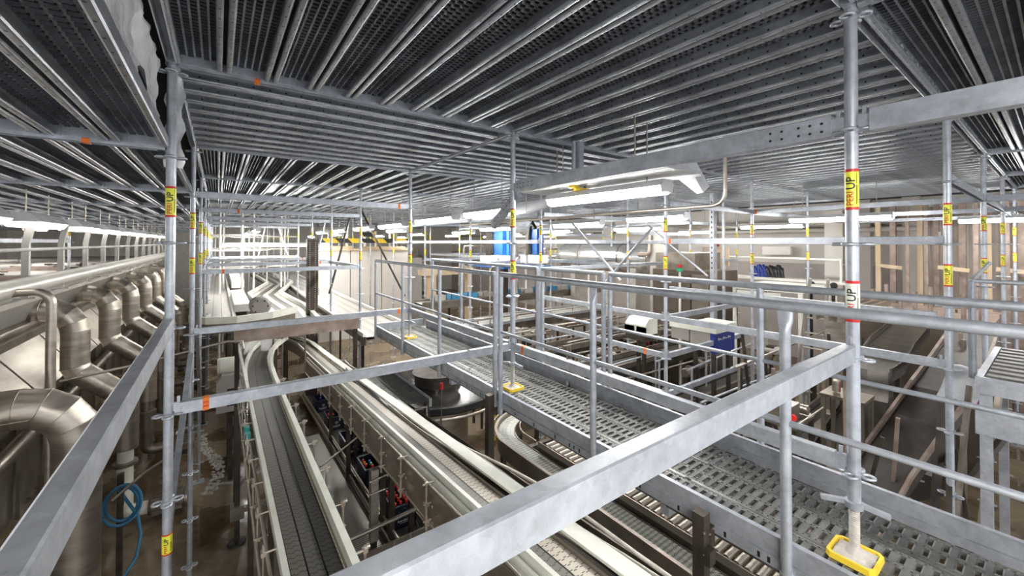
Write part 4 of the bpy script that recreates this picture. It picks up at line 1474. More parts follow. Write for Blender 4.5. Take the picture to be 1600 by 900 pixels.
for i, (y, z, r) in enumerate(loops):
    xa, xb = -1.24, -.78
    t = thing('clad_pipe', 'stainless clad pipe arching off the washer then slanting down, %s after the nearest loop' % ORD[i], 'pipe', (xb, y, -3.7), GP)
    pts = [Vector((-2.0, y, z)), Vector((-1.72, y, z))] + elbow((xa, y, z), (1, 0, 0), (0, 0, -1), .30, 4)
    dd = Vector((xb - xa, 0, -.44)).normalized()
    c1, c2 = Vector((xa, y, -1.62)), Vector((xb + .02, y, -2.06))
    pts += [Vector((xa, y, -1.32))] + elbow(c1, (0, 0, -1), dd, .12, 1) + [c1.lerp(c2, .55)] + elbow(c2, dd, (0, 0, -1), .12, 1)
    pts += [Vector((c2.x, y, -2.75))]
    clad(t, pts, r, 'cladding')
    part('inner_pipe', MB().tube([(c2.x, y, -2.74), (c2.x, y, -3.5)], .085, 18).tube([(c2.x, y, -3.5)] + elbow((c2.x, y, -3.62), (0, 0, -1), (1, 0, 0), .1, 4) + [Vector((c2.x + .25, y, -3.62))], .085, 18), CREAM if i == 0 else STEELD, t)
    part('flange', MB().lathe([(.085, -2.98), (.13, -2.97), (.13, -2.93), (.085, -2.92)], (c2.x, y, 0), 22), STEELD, t)
    part('pipe_neck', MB().lathe([(r, 0), (r * .7, .04), (r * .7, .14)], (-2.0 - .14, y, z), 20, 'X'), STEELD, t)
    # pump motor at its foot
    t = thing('pump_motor', 'finned grey pump motor at pipe foot, %s along the left aisle' % ORD[i], 'motor', (-.35, y, -3.8), 'pump motors')
    mb = MB().lathe([(0, -.22), (.11, -.22), (.12, -.19), (.12, .16), (.14, .17), (.14, .2), (0, .2)], (-.30, y, -3.62), 20, 'X')
    for k in range(16):
        a = 2 * PI * k / 16
        mb.bar((-.48, y + .125 * math.cos(a), -3.62 + .125 * math.sin(a)), (-.16, y + .125 * math.cos(a), -3.62 + .125 * math.sin(a)), .008, .03)
    part('housing', mb, STEELD, t)
    part('foot', MB().bb(-.42, -.18, y - .10, y + .10, -3.8, -3.72), DARK, t)
# header pipe along the loops, and the thin pipe coming down in front of them
t = thing('header_pipe', 'long pale header pipe running above the pipe loops, bent at its near end', 'pipe', (-1.33, 10, -.6))
pts = [Vector((-2.1, 3.55, -.56)), Vector((-1.8, 3.58, -.50))] + elbow((-1.33, 3.6, -.43), (1, 0, .1), (0, 1, 0), .25, 6) + [Vector((-1.33, 8, -.43)), Vector((-1.33, 20, -.43))]
part('pipe', MB().tube(pts, .085, 20), HEADW, t)
t = thing('thin_pipe', 'thin stainless pipe with a rounded elbow, standing before the second loop', 'pipe', (-1.03, 4.95, -3.8))
pts = [Vector((-2.0, 4.95, -.50)), Vector((-1.6, 4.95, -.47))] + elbow((-1.03, 4.95, -.45), (1, 0, 0), (0, 0, -1), .12, 6) + [Vector((-1.03, 4.95, -1.0)), Vector((-1.03, 4.95, -1.95))]
part('pipe', MB().tube(pts, .036, 16), STEEL, t)
part('lower_pipe', MB().tube([(-1.03, 4.95, -1.95), (-1.03, 4.95, -3.8)], .030, 14), STEEL, t)

# washer body behind the pipes
t = thing('bottle_washer', 'long stainless bottle washer housing along the left, behind the pipe loops', 'machine', (-3.2, 10, -3.8))
part('housing', MB().bb(-6.0, -2.05, 2.6, 24, -3.8, -.95), STEELD, t)
part('top_deck', MB().bb(-6.0, -1.5, 2.6, 24, -.68, -.60), GREYP, t)
sl_ = MB()
for k in range(14):
    y0 = 2.7 + k * 1.55
    sl_.add([(-2.05, y0, -1.45), (-2.05, y0 + 1.5, -1.45), (-1.66, y0 + 1.5, -2.0), (-1.66, y0, -2.0), (-2.05, y0, -2.05), (-2.05, y0 + 1.5, -2.05)],
            [(0, 3, 2, 1), (3, 4, 5, 2), (0, 4, 3), (1, 2, 5)])
    sl_.bb(-2.06, -2.03, y0 + .2, y0 + 1.3, -1.3, -.98)
part('sloped_cover', sl_, STEEL, t)
for k in range(20):
    part('rib', MB().bb(-2.03, -1.99, 2.7 + k * 1.05, 2.76 + k * 1.05, -3.8, -2.06), STEELD, t)
part('side_skirt', MB().bb(-2.05, -1.62, 2.6, 24, -.97, -.93), STEELD, t)
part('fascia_panel', MB().add([(-1.49, 2.6, -.60), (-1.49, 24, -.60), (-1.66, 24, -.97), (-1.66, 2.6, -.97)], [(0, 1, 2, 3), (3, 2, 1, 0)]), HEADW, t)
part('drip_gutter', MB().tube([(-1.75, 2.6, -2.5), (-1.75, 24, -2.5)], .09, 12).tube([(-2.0, 2.6, -1.15), (-2.0, 24, -1.15)], .14, 16), STEELD, t)
# rubbish lying on the washer top
rs = random.Random(3)
deb = MB()
for k in range(150):
    x, y = rs.uniform(-5.5, -1.6), rs.uniform(3, 16)
    a = rs.uniform(0, 3)
    s_ = rs.uniform(.02, .09)
    deb.box((x, y, -.60 + s_ * .25), (s_ * 2, s_, s_ * .5), a)
single('dirt_flakes', deb, DARK, 'dark dirt flakes scattered over the washer top', 'dirt', None, 'stuff')
for k in range(4):
    x, y = (-3.6, -2.5, -4.2, -3.0)[k], (6.2, 8.8, 9.0, 12.5)[k]
    single('washer_box', MB().bb(x - .4, x + .4, y - .3, y + .3, -.60, -.54).bb(x - .3, x + .3, y - .2, y + .2, -.54, -.51), (RUST if k % 2 else BROWNM), 'low brown box lying on the washer top, %s from the camera' % ORD[k], 'box', 'boxes on the washer top')

# posts, rail and lamps above the washer edge
GPst = 'white posts along the washer top'
for i in range(14):
    y = 3.55 + i * 1.18
    mb = MB().bar((-1.44, y, -.60), (-1.44, y, -.02), .055, .055, (0, 1, 0)).bar((-1.44, y, -.02), (-1.40, y, .22), .055, .055, (0, 1, 0))
    mb.bb(-1.52, -1.36, y - .05, y + .05, -.60, -.585)
    single('lamp_post', mb, POSTW, 'white post on the washer edge carrying the lamps, %s from the near end' % ORD[i], 'post', GPst)
single('post_rail', MB().tube([(-1.385, 2.6, -.075), (-1.385, 19.2, -.075)], .018, 10), POSTW, 'thin white rail along the lamp posts on the washer', 'rail')
GL = 'bright washer lamps'
for i in range(10):
    y = 2.35 + i * 1.62
    t = thing('washer_lamp', 'wide glowing fluorescent lamp over the washer edge, %s from the near end' % ORD[i], 'lamp', (-1.38, y, .16), GL)
    L = .98
    q = -.08
    hs = MB()
    hs.profile((-1.40, y, .30 + q), (-1.40, y + L, .30 + q), [(-.15, 0), (-.06, .09), (.06, .09), (.15, 0), (.145, -.005), (-.145, -.005)])
    part('housing', hs, LAMPW, t)
    part('diffuser', MB().profile((-1.40, y + .03, .295 + q), (-1.40, y + L - .03, .295 + q), [(-.14, 0), (.14, 0), (.10, -.055), (-.10, -.055)]), LAMPS, t)
    for yy in (y + .15, y + L - .15):
        part('hanger', MB().tube([(-1.40, yy, .31), (-1.40, yy, .56)], .006, 6), STEEL, t)
t = thing('lamp_shield', 'pale plastic trough hanging in front of the nearest washer lamp', 'trough', (-1.6, 3.2, .15))
part('trough', MB().profile((-2.3, 3.35, .24), (-1.18, 3.35, .205), [(-.07, -.05), (-.08, .05), (.08, .05), (.07, -.05)]), FILM, t)
part('wire', MB().tube([(-1.3, 3.35, .26), (-1.3, 3.35, .54)], .004, 6), STEEL, t)

# scaffold poles standing on the washer
for i, (x, y) in enumerate(((-2.5, 5), (-2.5, 7.5), (-2.5, 10), (-2.5, 12.5), (-5, 5), (-5, 7.5), (-5, 10), (-5, 12.5))):
    standard(x, y, -.60, .63, 'scaffold pole standing on the washer top, %s of the %s row' % (ORD[i % 4], ['inner', 'outer'][i // 4]), (.15,), small=(-.2,) if i == 1 else (), group='scaffold poles on the washer')
for i, y in enumerate((5, 7.5, 10)):
    ledger((-5, y, 0), (-2.5, y, 0), 'eye-level ledger over the washer top, %s in depth' % ORD[i], 'ledgers over the washer')
    ledger((-2.5, y, 0), (-2.5, y + 2.5, 0), 'eye-level ledger along the washer top, %s in depth' % ORD[i], 'ledgers over the washer')

# blue hose coil hanging beside the nearest pipe
pts = []
for k in range(60):
    a = k / 59 * 2 * PI * 2.3
    r_h = .17 - .045 * (k / 59)
    pts.append(Vector((-.59 + r_h * .92 * math.cos(a) + .012 * math.sin(k * .31), 5.36 + .0014 * k, -2.83 + r_h * 1.35 * math.sin(a))))
pts += [Vector((-.47, 5.42, -3.0)), Vector((-.44, 5.40, -3.2)), Vector((-.46, 5.3, -3.38)), Vector((-.55, 5.2, -3.5)), Vector((-.66, 5.1, -3.52))]
t = thing('hose', 'coiled blue hose hung by the nearest clad pipe', 'hose', (-.4, 5.0, -3.7))
part('coil', MB().tube(pts, .015, 10), CBLUE, t)
part('hook', MB().bar((-.60, 5.43, -2.85), (-.60, 5.43, -2.50), .03, .05, (0, 1, 0)).bar((-.62, 5.47, -3.8), (-.62, 5.47, -2.52), .05, .05, (0, 1, 0)), DARK, t)
single('condensate_line', MB().tube([(-.63, 5.1, -2.62), (-.40, 5.3, -2.5), (-.12, 5.6, -2.46)], .014, 8), STEEL, 'thin steel line bracing the first two clad pipes low down', 'pipe')
single('spray_line', MB().tube([(-1.2, 6.0, -1.55), (-.6, 6.1, -1.5), (.35, 6.3, -1.38), (.52, 6.28, -1.4), (.56, 6.25, -1.75)], .016, 8), STEEL, 'thin steel pipe crossing from the loops toward bottle belt end', 'pipe')
# suds on the floor
rs = random.Random(11)
fo = MB()
for k in range(330):
    q = rs.random()
    x = .12 + .35 * math.sin(q * 5) * .4 + rs.uniform(-.08, .08)
    y = 7.0 + q * 2.4
    r = rs.uniform(.008, .034)
    fo.lathe([(0, .012), (r * .6, .010), (r, 0)], (x, y, -3.8), 7)
for k in range(200):
    x = rs.uniform(.2, .95)
    y = 7.2 + .06 * math.sin(x * 9) + rs.uniform(-.045, .045) * (1 + .7 * math.sin(x * 14))
    r = rs.uniform(.008, .03)
    fo.lathe([(0, .012), (r * .6, .010), (r, 0)], (x, y, -3.8), 7)
for k in range(60):
    x, y = rs.uniform(9.2, 12.5), rs.uniform(.4, 1.4)
    r = rs.uniform(.03, .12)
    fo.lathe([(0, .012), (r * .6, .010), (r, 0)], (x, y, -3.8), 7)
single('soap_foam', fo, FOAM, 'white soap foam streaking the wet brown floor', 'foam', None, 'stuff')

# ------------------------------------------------------------------ lamps under the deck
GLM = 'long fluorescent lamps under the deck'


def lamp(x, y0, y1, z, label, hang=True, along='Y'):
    t = thing('batten_lamp', label, 'lamp', (x, y0, z), GLM)
    P = (lambda s, h: (x, s, h)) if along == 'Y' else (lambda s, h: (s, x, h))
    if along != 'Y':
        t.location = (y0, x, z + Z0)
        t['_o'] = [y0, x, z]
    part('housing', MB().profile(P(y0, z), P(y1, z), [(-.085, .03), (-.06, .085), (.06, .085), (.085, .03)]), LAMPW, t)
    part('diffuser', MB().profile(P(y0 + .02, z), P(y1 - .02, z), [(-.075, .028), (.075, .028), (.06, -.02), (.03, -.038), (-.03, -.038), (-.06, -.02)]), LAMP, t)
    part('end_cap', MB().profile(P(y0, z), P(y0 + .02, z), [(-.08, .03), (.08, .03), (.062, -.025), (-.062, -.025)]).profile(P(y1 - .02, z), P(y1, z), [(-.08, .03), (.08, .03), (.062, -.025), (-.062, -.025)]), LAMPW, t)
    if hang:
        for s in (y0 + .2, y1 - .2):
            hb = MB().tube([P(s, z + .08), P(s, 1.06 if x > 0 else .56)], .006, 6)
            part('hanger', hb, STEEL, t)
    return t


for i, (y0, y1, z) in enumerate(((1.36, 2.80, .45), (3.55, 4.65, .41), (5.0, 6.45, .385), (7.1, 8.55, .36), (9.2, 10.6, .36), (11.6, 13.0, .36), (14.2, 15.6, .36))):
    lamp(3.25, y0, y1, z, 'fluorescent lamp in the row above the walkway right side, %s from the near end' % ORD[i])
for i, (x, y0, y1, z) in enumerate(((6.0, 2.78, 3.85, .40), (6.0, 4.42, 5.7, .36), (6.0, 7.2, 8.6, .36), (8.8, 5.0, 6.4, .36), (8.8, 8.0, 9.4, .36), (8.8, 1.0, 2.4, .42), (11.4, 3.0, 4.4, .42), (11.4, 7.0, 8.4, .4), (11.4, -.8, .6, .42))):  # nearest row begins with real lamps; the farther rows are added for lighting
    lamp(x, y0, y1, z, 'fluorescent lamp in partly added rows right of the walkway, %s counted from the walkway' % ORD[i])
for i, (x, y) in enumerate(((1.2, 13.5), (1.2, 17.5), (1.2, 21.5), (-3.8, 6.0), (-3.8, 10.5), (-3.8, 15.0))):  # extra lamps, added to brighten the back of the hall
    lamp(x, y, y + 1.4, .36, 'added fill lamp hung far back, %s of those near the hall depth' % ORD[i])
lamp(.15, -2.0, -.85, .5, 'added unseen fill lamp directly over the viewer behind the picture edge')  # out of view, added to light the upper faces of the near ledgers
for i, (x, y) in enumerate(((.9, -2.5), (-.35, -2.6), (2.0, -3.4), (3.4, -3.6))):  # unseen lamps behind the viewer, added as top light for the foreground
    lamp(x, y, y + 1.4, .44, 'added unseen fill lamp above the viewer, %s from the walkway side' % ORD[i])
for i, (x, y) in enumerate(((4.6, 10.5), (7.2, 11), (7.2, 15), (10, 12), (10, 17), (4.6, 18), (7.2, 20), (13, 11), (13, 6), (4.6, 24), (10, 24), (-6.2, 8), (-6.2, 13), (-6.2, 19), (13, 18))):  # more lamps put in to lift the dim far bays and left side
    lamp(x, y, y + 1.4, .36, 'added fill lamp among the far bays, %s of those deep in hall' % ORD[i])
lamp(14.5, .3, 3.4, -.08, 'bright horizontal tube lamp low over the far end of left conveyors', False, 'X')
# translucent film slung along the lamp row, and gusset hanging by the beam
t = thing('film_sheet', 'pale plastic film sheet slung under the lamp row above the walkway', 'plastic sheet', (3.6, 5, .3))
vs, fs = [], []
ny, nx = 24, 6
for i in range(ny + 1):
    for j in range(nx + 1):
        y = 3.3 + 5.6 * i / ny
        x = 3.38 + .75 * j / nx
        vs.append((x, y, .36 + .30 * (j / nx) ** 1.2 + .015 * math.sin(y * 4 + j)))
for i in range(ny):
    for j in range(nx):
        a = i * (nx + 1) + j
        fs.append((a, a + 1, a + nx + 2, a + nx + 1))
part('sheet', MB().add(vs, fs, True), FILM, t)
part('cord', MB().tube([(3.38, 3.4, .37), (3.38, 3.4, 1.03)], .005, 6).tube([(3.4, 8.7, .37), (3.4, 8.7, 1.03)], .005, 6), CABLE, t)
t = thing('lamp_reflector', 'grey reflector panel above the nearest long lamp', 'panel', (3.3, 2.1, .6))
part('panel', MB().profile((3.2, 1.2, .60), (3.2, 3.1, .60), [(-.28, -.04), (-.27, 0), (.27, 0), (.28, -.04), (.26, -.02), (-.26, -.02)]), LAMPW, t)
part('hanger', MB().tube([(3.0, 1.5, .6), (3.0, 1.5, 1.06)], .007, 6), STEEL, t)
part('hanger', MB().tube([(3.35, 2.8, .6), (3.35, 2.8, 1.06)], .007, 6), STEEL, t)
t = thing('film_flap', 'torn plastic film flap hanging by the pole end of nearest lamp', 'plastic sheet', (3.6, 1.4, .45))
part('flap', MB().add([(3.55, 1.58, .80), (3.62, 1.44, .78), (3.62, 1.26, .44), (3.59, 1.30, .43), (3.56, 1.46, .58)], [(0, 1, 2, 3, 4)]).add([(3.62, 1.44, .78), (3.70, 1.40, .80), (3.70, 1.25, .50), (3.62, 1.26, .44)], [(0, 1, 2, 3)]), FILM, t)
# crumpled plastic film hanging in the step between the two deck levels, along the left pole row
vs, fs = [], []
rs = random.Random(5)
n, mq = 70, 9
for i in range(n + 1):
    y = .15 + 2.30 * i / n
    bag = .5 + .5 * math.sin(i * .33) * math.sin(i * .13 + 1)
    for j in range(mq + 1):
        f_ = j / mq
        x = -.055 + .06 * math.sin(f_ * 3.1) * (bag - .9) + .007 * math.sin(i * .9 + j * 1.7) + rs.uniform(-.004, .004)
        z = 1.05 - f_ * (.26 + .14 * bag) + .004 * math.sin(i * .7 + j)
        vs.append((x, y, z))
for i in range(n):
    for j in range(mq):
        a = i * (mq + 1) + j
        fs.append((a, a + 1, a + mq + 2, a + mq + 1))
single('film_wrap', MB().add(vs, fs, True), FILM, 'crumpled clear plastic film hanging along the deck step before the left pole', 'plastic sheet')
vs, fs = [], []
for i in range(15):
    z = 1.0 - .55 * i / 14
    for j in range(5):
        vs.append((-.03 + .02 * j + .012 * math.sin(i * 1.3 + j), 2.56 + .02 * math.sin(i * .9 + j * 2), z))
for i in range(14):
    for j in range(4):
        a = i * 5 + j
        fs.append((a, a + 1, a + 6, a + 5))
single('film_strip', MB().add(vs, fs, True), FILM, 'strip of clear film hanging down just behind the left pole', 'plastic sheet')

# hanging bracket with yellow clamps on the high beam, diagonal strut, bent conduit
t = thing('clamp_hanger', 'short vertical post with yellow clamps hung at the high beam', 'clamp', (3.2, 2.31, .5))
part('post', MB().bar((3.2, 2.31, .56), (3.2, 2.31, 1.03), .06, .06, (0, 1, 0)).tube([(3.14, 2.33, .56), (3.14, 2.33, 1.03)], .022, 12), GALV, t)
part('clamp', MB().lathe([(.03, .55), (.055, .56), (.055, .66), (.03, .67)], (3.14, 2.33, 0), 12).bb(3.14, 3.30, 2.27, 2.35, .53, .56).tube([(3.1, 2.3, .7), (3.08, 2.3, .6), (3.14, 2.3, .54)], .018, 8), YEL, t)
part('bolt', MB().tube([(3.27, 2.30, .54), (3.27, 2.30, .70)], .012, 8), DARK, t)
t = thing('diagonal_strut', 'short perforated dark strut slanting down behind the walkway pole', 'strut', (2.6, 2.8, .1))
part('strut', MB().bar((2.53, 2.44, .47), (2.585, 2.96, .19), .05, .085), GALVD, t)
hb = MB()
for k in range(6):
    q = Vector((2.53, 2.44, .47)).lerp(Vector((2.585, 2.96, .19)), .25 + .12 * k) + Vector((-.028, 0, 0))
    hb.add([q + Vector((0, .008 * math.cos(a * PI / 3), .008 * math.sin(a * PI / 3))) for a in range(6)], [tuple(range(6)), tuple(range(5, -1, -1))])
part('dot_pattern', hb, INK, t)
single('conduit', MB().tube([(4.2, 6.5, .36), (4.2, 1.50, .375)] + elbow((4.2, 1.356, .376), (0, -1, 0), (0, 0, 1), .12, 5) + [Vector((4.2, 1.356, 1.03))], .018, 10), STEEL,
       'bent steel conduit below the high beam, turning up to the deck', 'conduit')
for i, (a, e) in enumerate((((5.5, 4.69, .36), (5.5, 3.62, -.60)), ((5.5, 3.03, .25), (5.5, 3.9, -.62)), ((7.6, 4.6, .4), (7.6, 3.3, -.6)))):
    single('scaffold_brace', MB().tube([a, e], .021, 10), GALV, 'diagonal scaffold brace among poles beyond the walkway rail, %s from the left' % ORD[i], 'scaffold brace', 'diagonal braces')
for i, (a, e) in enumerate((((2.94, 10, .644), (2.46, 10, -1.25)), ((3.14, 10, 1.0), (4.4, 10, -1.45)), ((2.75, 12, .6), (2.5, 12, -.6)), ((1.9, 15, .5), (2.2, 15, -.5)), ((1.5, 15, .5), (1.3, 15, -.5)))):
    single('scaffold_brace', MB().tube([a, e], .026 if i < 2 else .022, 10), DARK if i < 2 else GALV, 'slanting brace above the far conveyors left of the walkway end, %s listed from the front' % ORD[i], 'scaffold brace', 'diagonal braces')
single('scaffold_brace', MB().bar((.03, 5.0, -.62), (.02, 7.3, -2.6), .04, .02), GALV, 'long flat brace joining the second and third poles of the left row', 'scaffold brace')
single('scaffold_brace', MB().bar((.0, 4.9, -1.2), (-.06, 3.2, -2.2), .045, .05), GALV, 'flat brace slanting down between first and second poles of left row', 'scaffold brace')

# ------------------------------------------------------------------ background, left and middle
t = thing('perforated_column', 'dark perforated steel column standing beyond the left conveyors', 'column', (2.07, 10, -3.8))
pb = MB().bar((2.07, 10, -3.8), (2.07, 10, .09), .24, .14, (0, 1, 0))
nf = len(pb.f)
for k in range(48):
    for dx in (-.06, .06):
        z = -2.2 + k * .047
        pb.add([(2.07 + dx + .012 * math.cos(a * PI / 3), 9.929, z + .012 * math.sin(a * PI / 3)) for a in range(6)], [tuple(range(6))])
o = part('post', pb, DARK, t)
o.data.materials.append(GREYP)
for p in o.data.polygons:
    if p.index >= nf:
        p.material_index = 1
t = thing('drum_motor', 'round grey motor end among the left far conveyors', 'motor', (.93, 9, -1.5))
part('housing', MB().lathe([(0, -.14), (.15, -.14), (.185, -.11), (.19, .15), (.12, .16), (0, .2)], (.93, 9, -1.28), 28, 'Y'), GREYP, t)
mb = MB()
for k in range(6):
    mb.lathe([(0, -.155), (.016, -.15), (.018, -.135)], (.93 + .13 * math.cos(k), 9, -1.28 + .13 * math.sin(k)), 8, 'Y')
part('bolt', mb, DARK, t)
part('stand', MB().bar((.93, 9.05, -3.8), (.93, 9.05, -1.46), .16, .16, (0, 1, 0)), DARK, t)
P_ = lambda *a: [Vector(p) for p in a]
conveyor('far_conveyor', 'pale conveyor heading straight away at the left, behind the crossing rails', 'conveyor', P_((.22, 9.2, -1.6), (.22, 13, -1.6), (.22, 18, -1.6), (.25, 26, -1.6)), .5, 3, (BELT_FAR,),
         rails=((1, .06, .08, CREAM), (-1, .06, .08, CREAM)), legs=((0, (.0, 10, -1.8)), (0, (.45, 14, -1.8))))
conveyor('far_conveyor', 'short pale conveyor with rounded cream rail just behind the crossing ledger', 'conveyor', [Vector((1.45, 8.6, -1.42)), Vector((1.0, 8.2, -1.42)), Vector((.5, 8.05, -1.42)), Vector((.15, 8.15, -1.42)), Vector((-.05, 8.5, -1.42)), Vector((.0, 9.0, -1.42))], .16, 1, (BELT_FAR,),
         rails=((1, .05, .12, CREAM), (-1, .03, .05, CREAM)), legs=((0, (.4, 8.1, -1.6)),))
t = thing('machine_cover', 'white rectangular machine cover between the far left conveyors', 'cover', (.68, 11.5, -1.5))
part('cover', MB().bb(.52, .82, 9.9, 13.2, -1.5, -1.34), WHITE, t)
part('vent', MB().bb(.6, .74, 10.5, 10.8, -1.34, -1.335), GREYP, t)
part('vent', MB().bb(.6, .74, 11.4, 11.7, -1.34, -1.335), GREYP, t)
part('base', MB().bb(.58, .76, 10.1, 13.0, -3.8, -1.5), DARK, t)
single('machine_cover', MB().bb(.60, .95, 15.5, 23, -1.5, -1.28).bb(.66, .88, 15.8, 22.5, -3.8, -1.5), WHITE, 'white machine cover farther back, beyond the crossing rails', 'cover')
conveyor('far_conveyor', 'pale multi-lane conveyor with a kinked course left of the perforated column', 'conveyor',
         P_((1.55, 8.6, -1.72), (1.62, 10.0, -1.72), (1.66, 11.3, -1.72), (1.55, 13.2, -1.72), (1.50, 14.8, -1.72), (1.9, 16.6, -1.72), (2.35, 18.6, -1.72), (2.3, 21.5, -1.72), (2.1, 26, -1.72)), .78, 5, (BELT_FAR, BELT_MID),
         rails=((1, .09, .10, CREAM), (-1, .09, .10, CREAM)), legs=((0, (1.4, 9.2, -1.9)), (0, (1.8, 12, -1.9)), (0, (2.3, 18, -1.9))))
conveyor('far_conveyor', 'broad flat grey conveyor running away just left of the walkway end', 'conveyor', P_((2.95, 7.0, -1.75), (2.95, 9.5, -1.75), (3.0, 13, -1.75), (3.1, 17, -1.75), (3.2, 24, -1.75)), .95, 4, (BELT_FAR,),
         rails=((1, .05, .07, WHITE), (-1, .05, .07, WHITE)), legs=((0, (2.7, 8.0, -1.95)), (0, (3.2, 12, -1.95))))
conveyor('far_conveyor', 'flat grey conveyor beyond the walkway, below the robots', 'conveyor', P_((3.6, 7.4, -1.95), (4.8, 7.6, -1.95), (6.2, 7.7, -1.95), (8.0, 7.7, -1.95), (9.5, 7.7, -1.95)), .7, 3, (BELT_FAR,),
         rails=((1, .05, .07, GALV), (-1, .05, .07, GALV)), legs=((0, (4.2, 7.4, -2.1)), (0, (6.8, 7.5, -2.1))))
t = thing('hazard_beam', 'black and yellow striped crossbeam beyond the slanting braces', 'beam', (4.6, 14, .02))
part('beam', MB().bar((2.9, 14, .08), (6.25, 14, .08), .10, .16), HAZ, t)
part('post', MB().bar((2.95, 14.1, -3.8), (2.95, 14.1, .0), .1, .1, (0, 1, 0)).bar((6.2, 14.1, -3.8), (6.2, 14.1, 0), .1, .1, (0, 1, 0)), GREYP, t)
single('hazard_bar', MB().bar((4.3, 13.7, .30), (4.75, 13.7, .30), .10, .16).tube([(4.5, 13.7, .3), (4.5, 13.7, 1.06)], .012, 6), HAZ, 'short striped bar just above the long striped crossbeam', 'beam')
t = thing('enclosure_wall', 'beige machine enclosure wall topped with pale timber, below the striped beam', 'enclosure', (5.2, 16, -3.8))
part('wall_panel', MB().bb(3.3, 7.0, 16, 16.1, -3.8, -.30), WALLC, t)
part('timber_cap', MB().bb(3.2, 7.1, 15.9, 16.15, -.30, -.22), WOOD, t)
part('timber_board', MB().bb(3.4, 4.6, 16.05, 16.2, -.22, -.12), WOOD, t)
part('timber_board', MB().bb(5.0, 6.8, 16.05, 16.2, -.22, -.14), WOOD, t)
part('seam', MB().bb(4.5, 4.52, 15.99, 16, -3.8, -.3).bb(5.75, 5.77, 15.99, 16, -3.8, -.3), DARK, t)
single('timber_stack', MB().bb(6.6, 8.9, 13.6, 14.2, -1.25, -1.05).bb(6.7, 8.8, 13.7, 14.1, -1.05, -.98).bb(6.9, 7.1, 13.6, 14.2, -3.8, -1.25).bb(8.5, 8.7, 13.6, 14.2, -3.8, -1.25), WOOD, 'stack of pale timber on trestles beyond the walkway end', 'timber')

# robots
GRB = 'blue palletising robots'


def robot(x, y0, y1, z0, z1, label, num):
    t = thing('robot', label, 'robot', (x, (y0 + y1) / 2, -3.8), GRB)
    ym = (y0 + y1) / 2
    h = (y1 - y0) / 2
    part('column', MB().bb(x, x + .14, ym - h * .45, ym + h, z0, z1).bb(x - .04, x, ym - h * .4, ym + h * .2, z0 + .02, z1 - .02), BLUE, t)
    part('side_rail', MB().bb(x + .02, x + .08, ym - h * .95, ym - h * .65, z0, z1 - .15), BLUE, t)
    part('linear_guide', MB().bb(x + .02, x + .3, ym + h * 1.35, ym + h * 2.3, z0 - .02, z1 - .14), DARK, t)
    part('cable_loop', MB().tube([(x - .02, ym + h * 1.1, z0 + .05), (x - .02, ym + h * 1.25, z1 - .2), (x - .02, ym + h * 1.1, z1 + .05), (x - .02, ym + h * .6, z1 + .12), (x, ym + h * .2, z1)], .05, 10), BLACK, t)
    b_ = part('carriage', MB().bb(x - .1, x + .2, ym - h * 1.1, ym + h * 1.0, z0 - .2, z0).bb(x - .1, x + .2, ym + h * 1.5, ym + h * 2.6, z0 - .2, z0 - .02), WHITE, t)
    if num:
        vs, fs = text_polys(num, .2, .004)
        part('numeral', MB().add([(x - .102, ym + .02 - px, z0 - .175 + py) for px, py, _ in vs], fs), INK, b_)
    part('gripper_plate', MB().bb(x - .2, x + .3, ym - h * 1.2, ym + h * 3.6, z0 - .34, z0 - .26), BLUE, t)
    part('pedestal', MB().bb(x + .05, x + .2, ym - .06, ym + .1, -3.8, z0 - .34), DARK, t)


robot(6.5, 8.05, 8.75, -.33, .47, 'blue column robot with a white carriage marked 6, behind walkway pole', '6')
robot(6.5, 6.72, 7.10, -.28, .36, 'smaller looking blue column robot with a black cable loop, right of the numbered one', None)

# long steel tank and companions
t = thing('steel_tank', 'long reflective horizontal steel tank beyond the walkway guardrail', 'tank', (10, 8, -3.8))
part('shell', MB().lathe([(0, -1.9), (.25, -1.88), (.42, -1.75), (.46, -1.6), (.46, 1.6), (.42, 1.75), (.25, 1.88), (0, 1.9)], (10.3, 8.0, -.42), 36, 'Y'), mat('bright_stainless', (.70, .69, .67), (.78, .77, .75), .22, .8, 4), t)
part('saddle', MB().bb(9.95, 10.65, 6.6, 6.8, -3.8, -.7).bb(9.95, 10.65, 9.0, 9.2, -3.8, -.7), GREYP, t)
part('strap', MB().lathe([(.465, -.02), (.47, -.02), (.47, .02), (.465, .02)], (10.3, 7.2, -.42), 36, 'Y').lathe([(.465, -.02), (.47, -.02), (.47, .02), (.465, .02)], (10.3, 8.8, -.42), 36, 'Y'), STEELD, t)
t = thing('grey_cabinet', 'tall grey cabinet with dark pipe stub left of the middle pole', 'cabinet', (10, 5.85, -3.8))
part('body', MB().bb(9.9, 10.5, 5.62, 6.1, -3.8, .44), GREYP, t)
part('pipe_stub', MB().tube([(9.85, 6.05, .3), (9.8, 6.05, -.1)] + elbow((9.8, 6.05, -.3), (0, 0, -1), (0, 1, 0), .12, 4) + [Vector((9.8, 6.4, -.3))], .05, 10), RUST, t)
part('door_knob', MB().lathe([(0, -.05), (.06, -.05), (.06, 0)], (9.9, 5.7, -.55), 12, 'X'), WHITE, t)
t = thing('brown_cabinet', 'broad brown machine cabinet seen above the handrail right of the middle pole', 'cabinet', (9, 4.8, -3.8))
part('body', MB().bb(9.0, 10.2, 3.95, 5.4, -3.8, -.62), BROWNM, t)
part('upper_body', MB().bb(9.05, 10.2, 4.35, 5.35, -.62, -.22), STEELD, t)
part('door', MB().bb(8.97, 9.0, 4.42, 5.3, -1.5, -.7), BROWNM, t)
part('door', MB().bb(8.97, 9.0, 4.0, 4.38, -1.5, -.7), STEELD, t)
part('handle', MB().bb(8.94, 8.97, 4.46, 4.5, -1.2, -1.0), DARK, t)
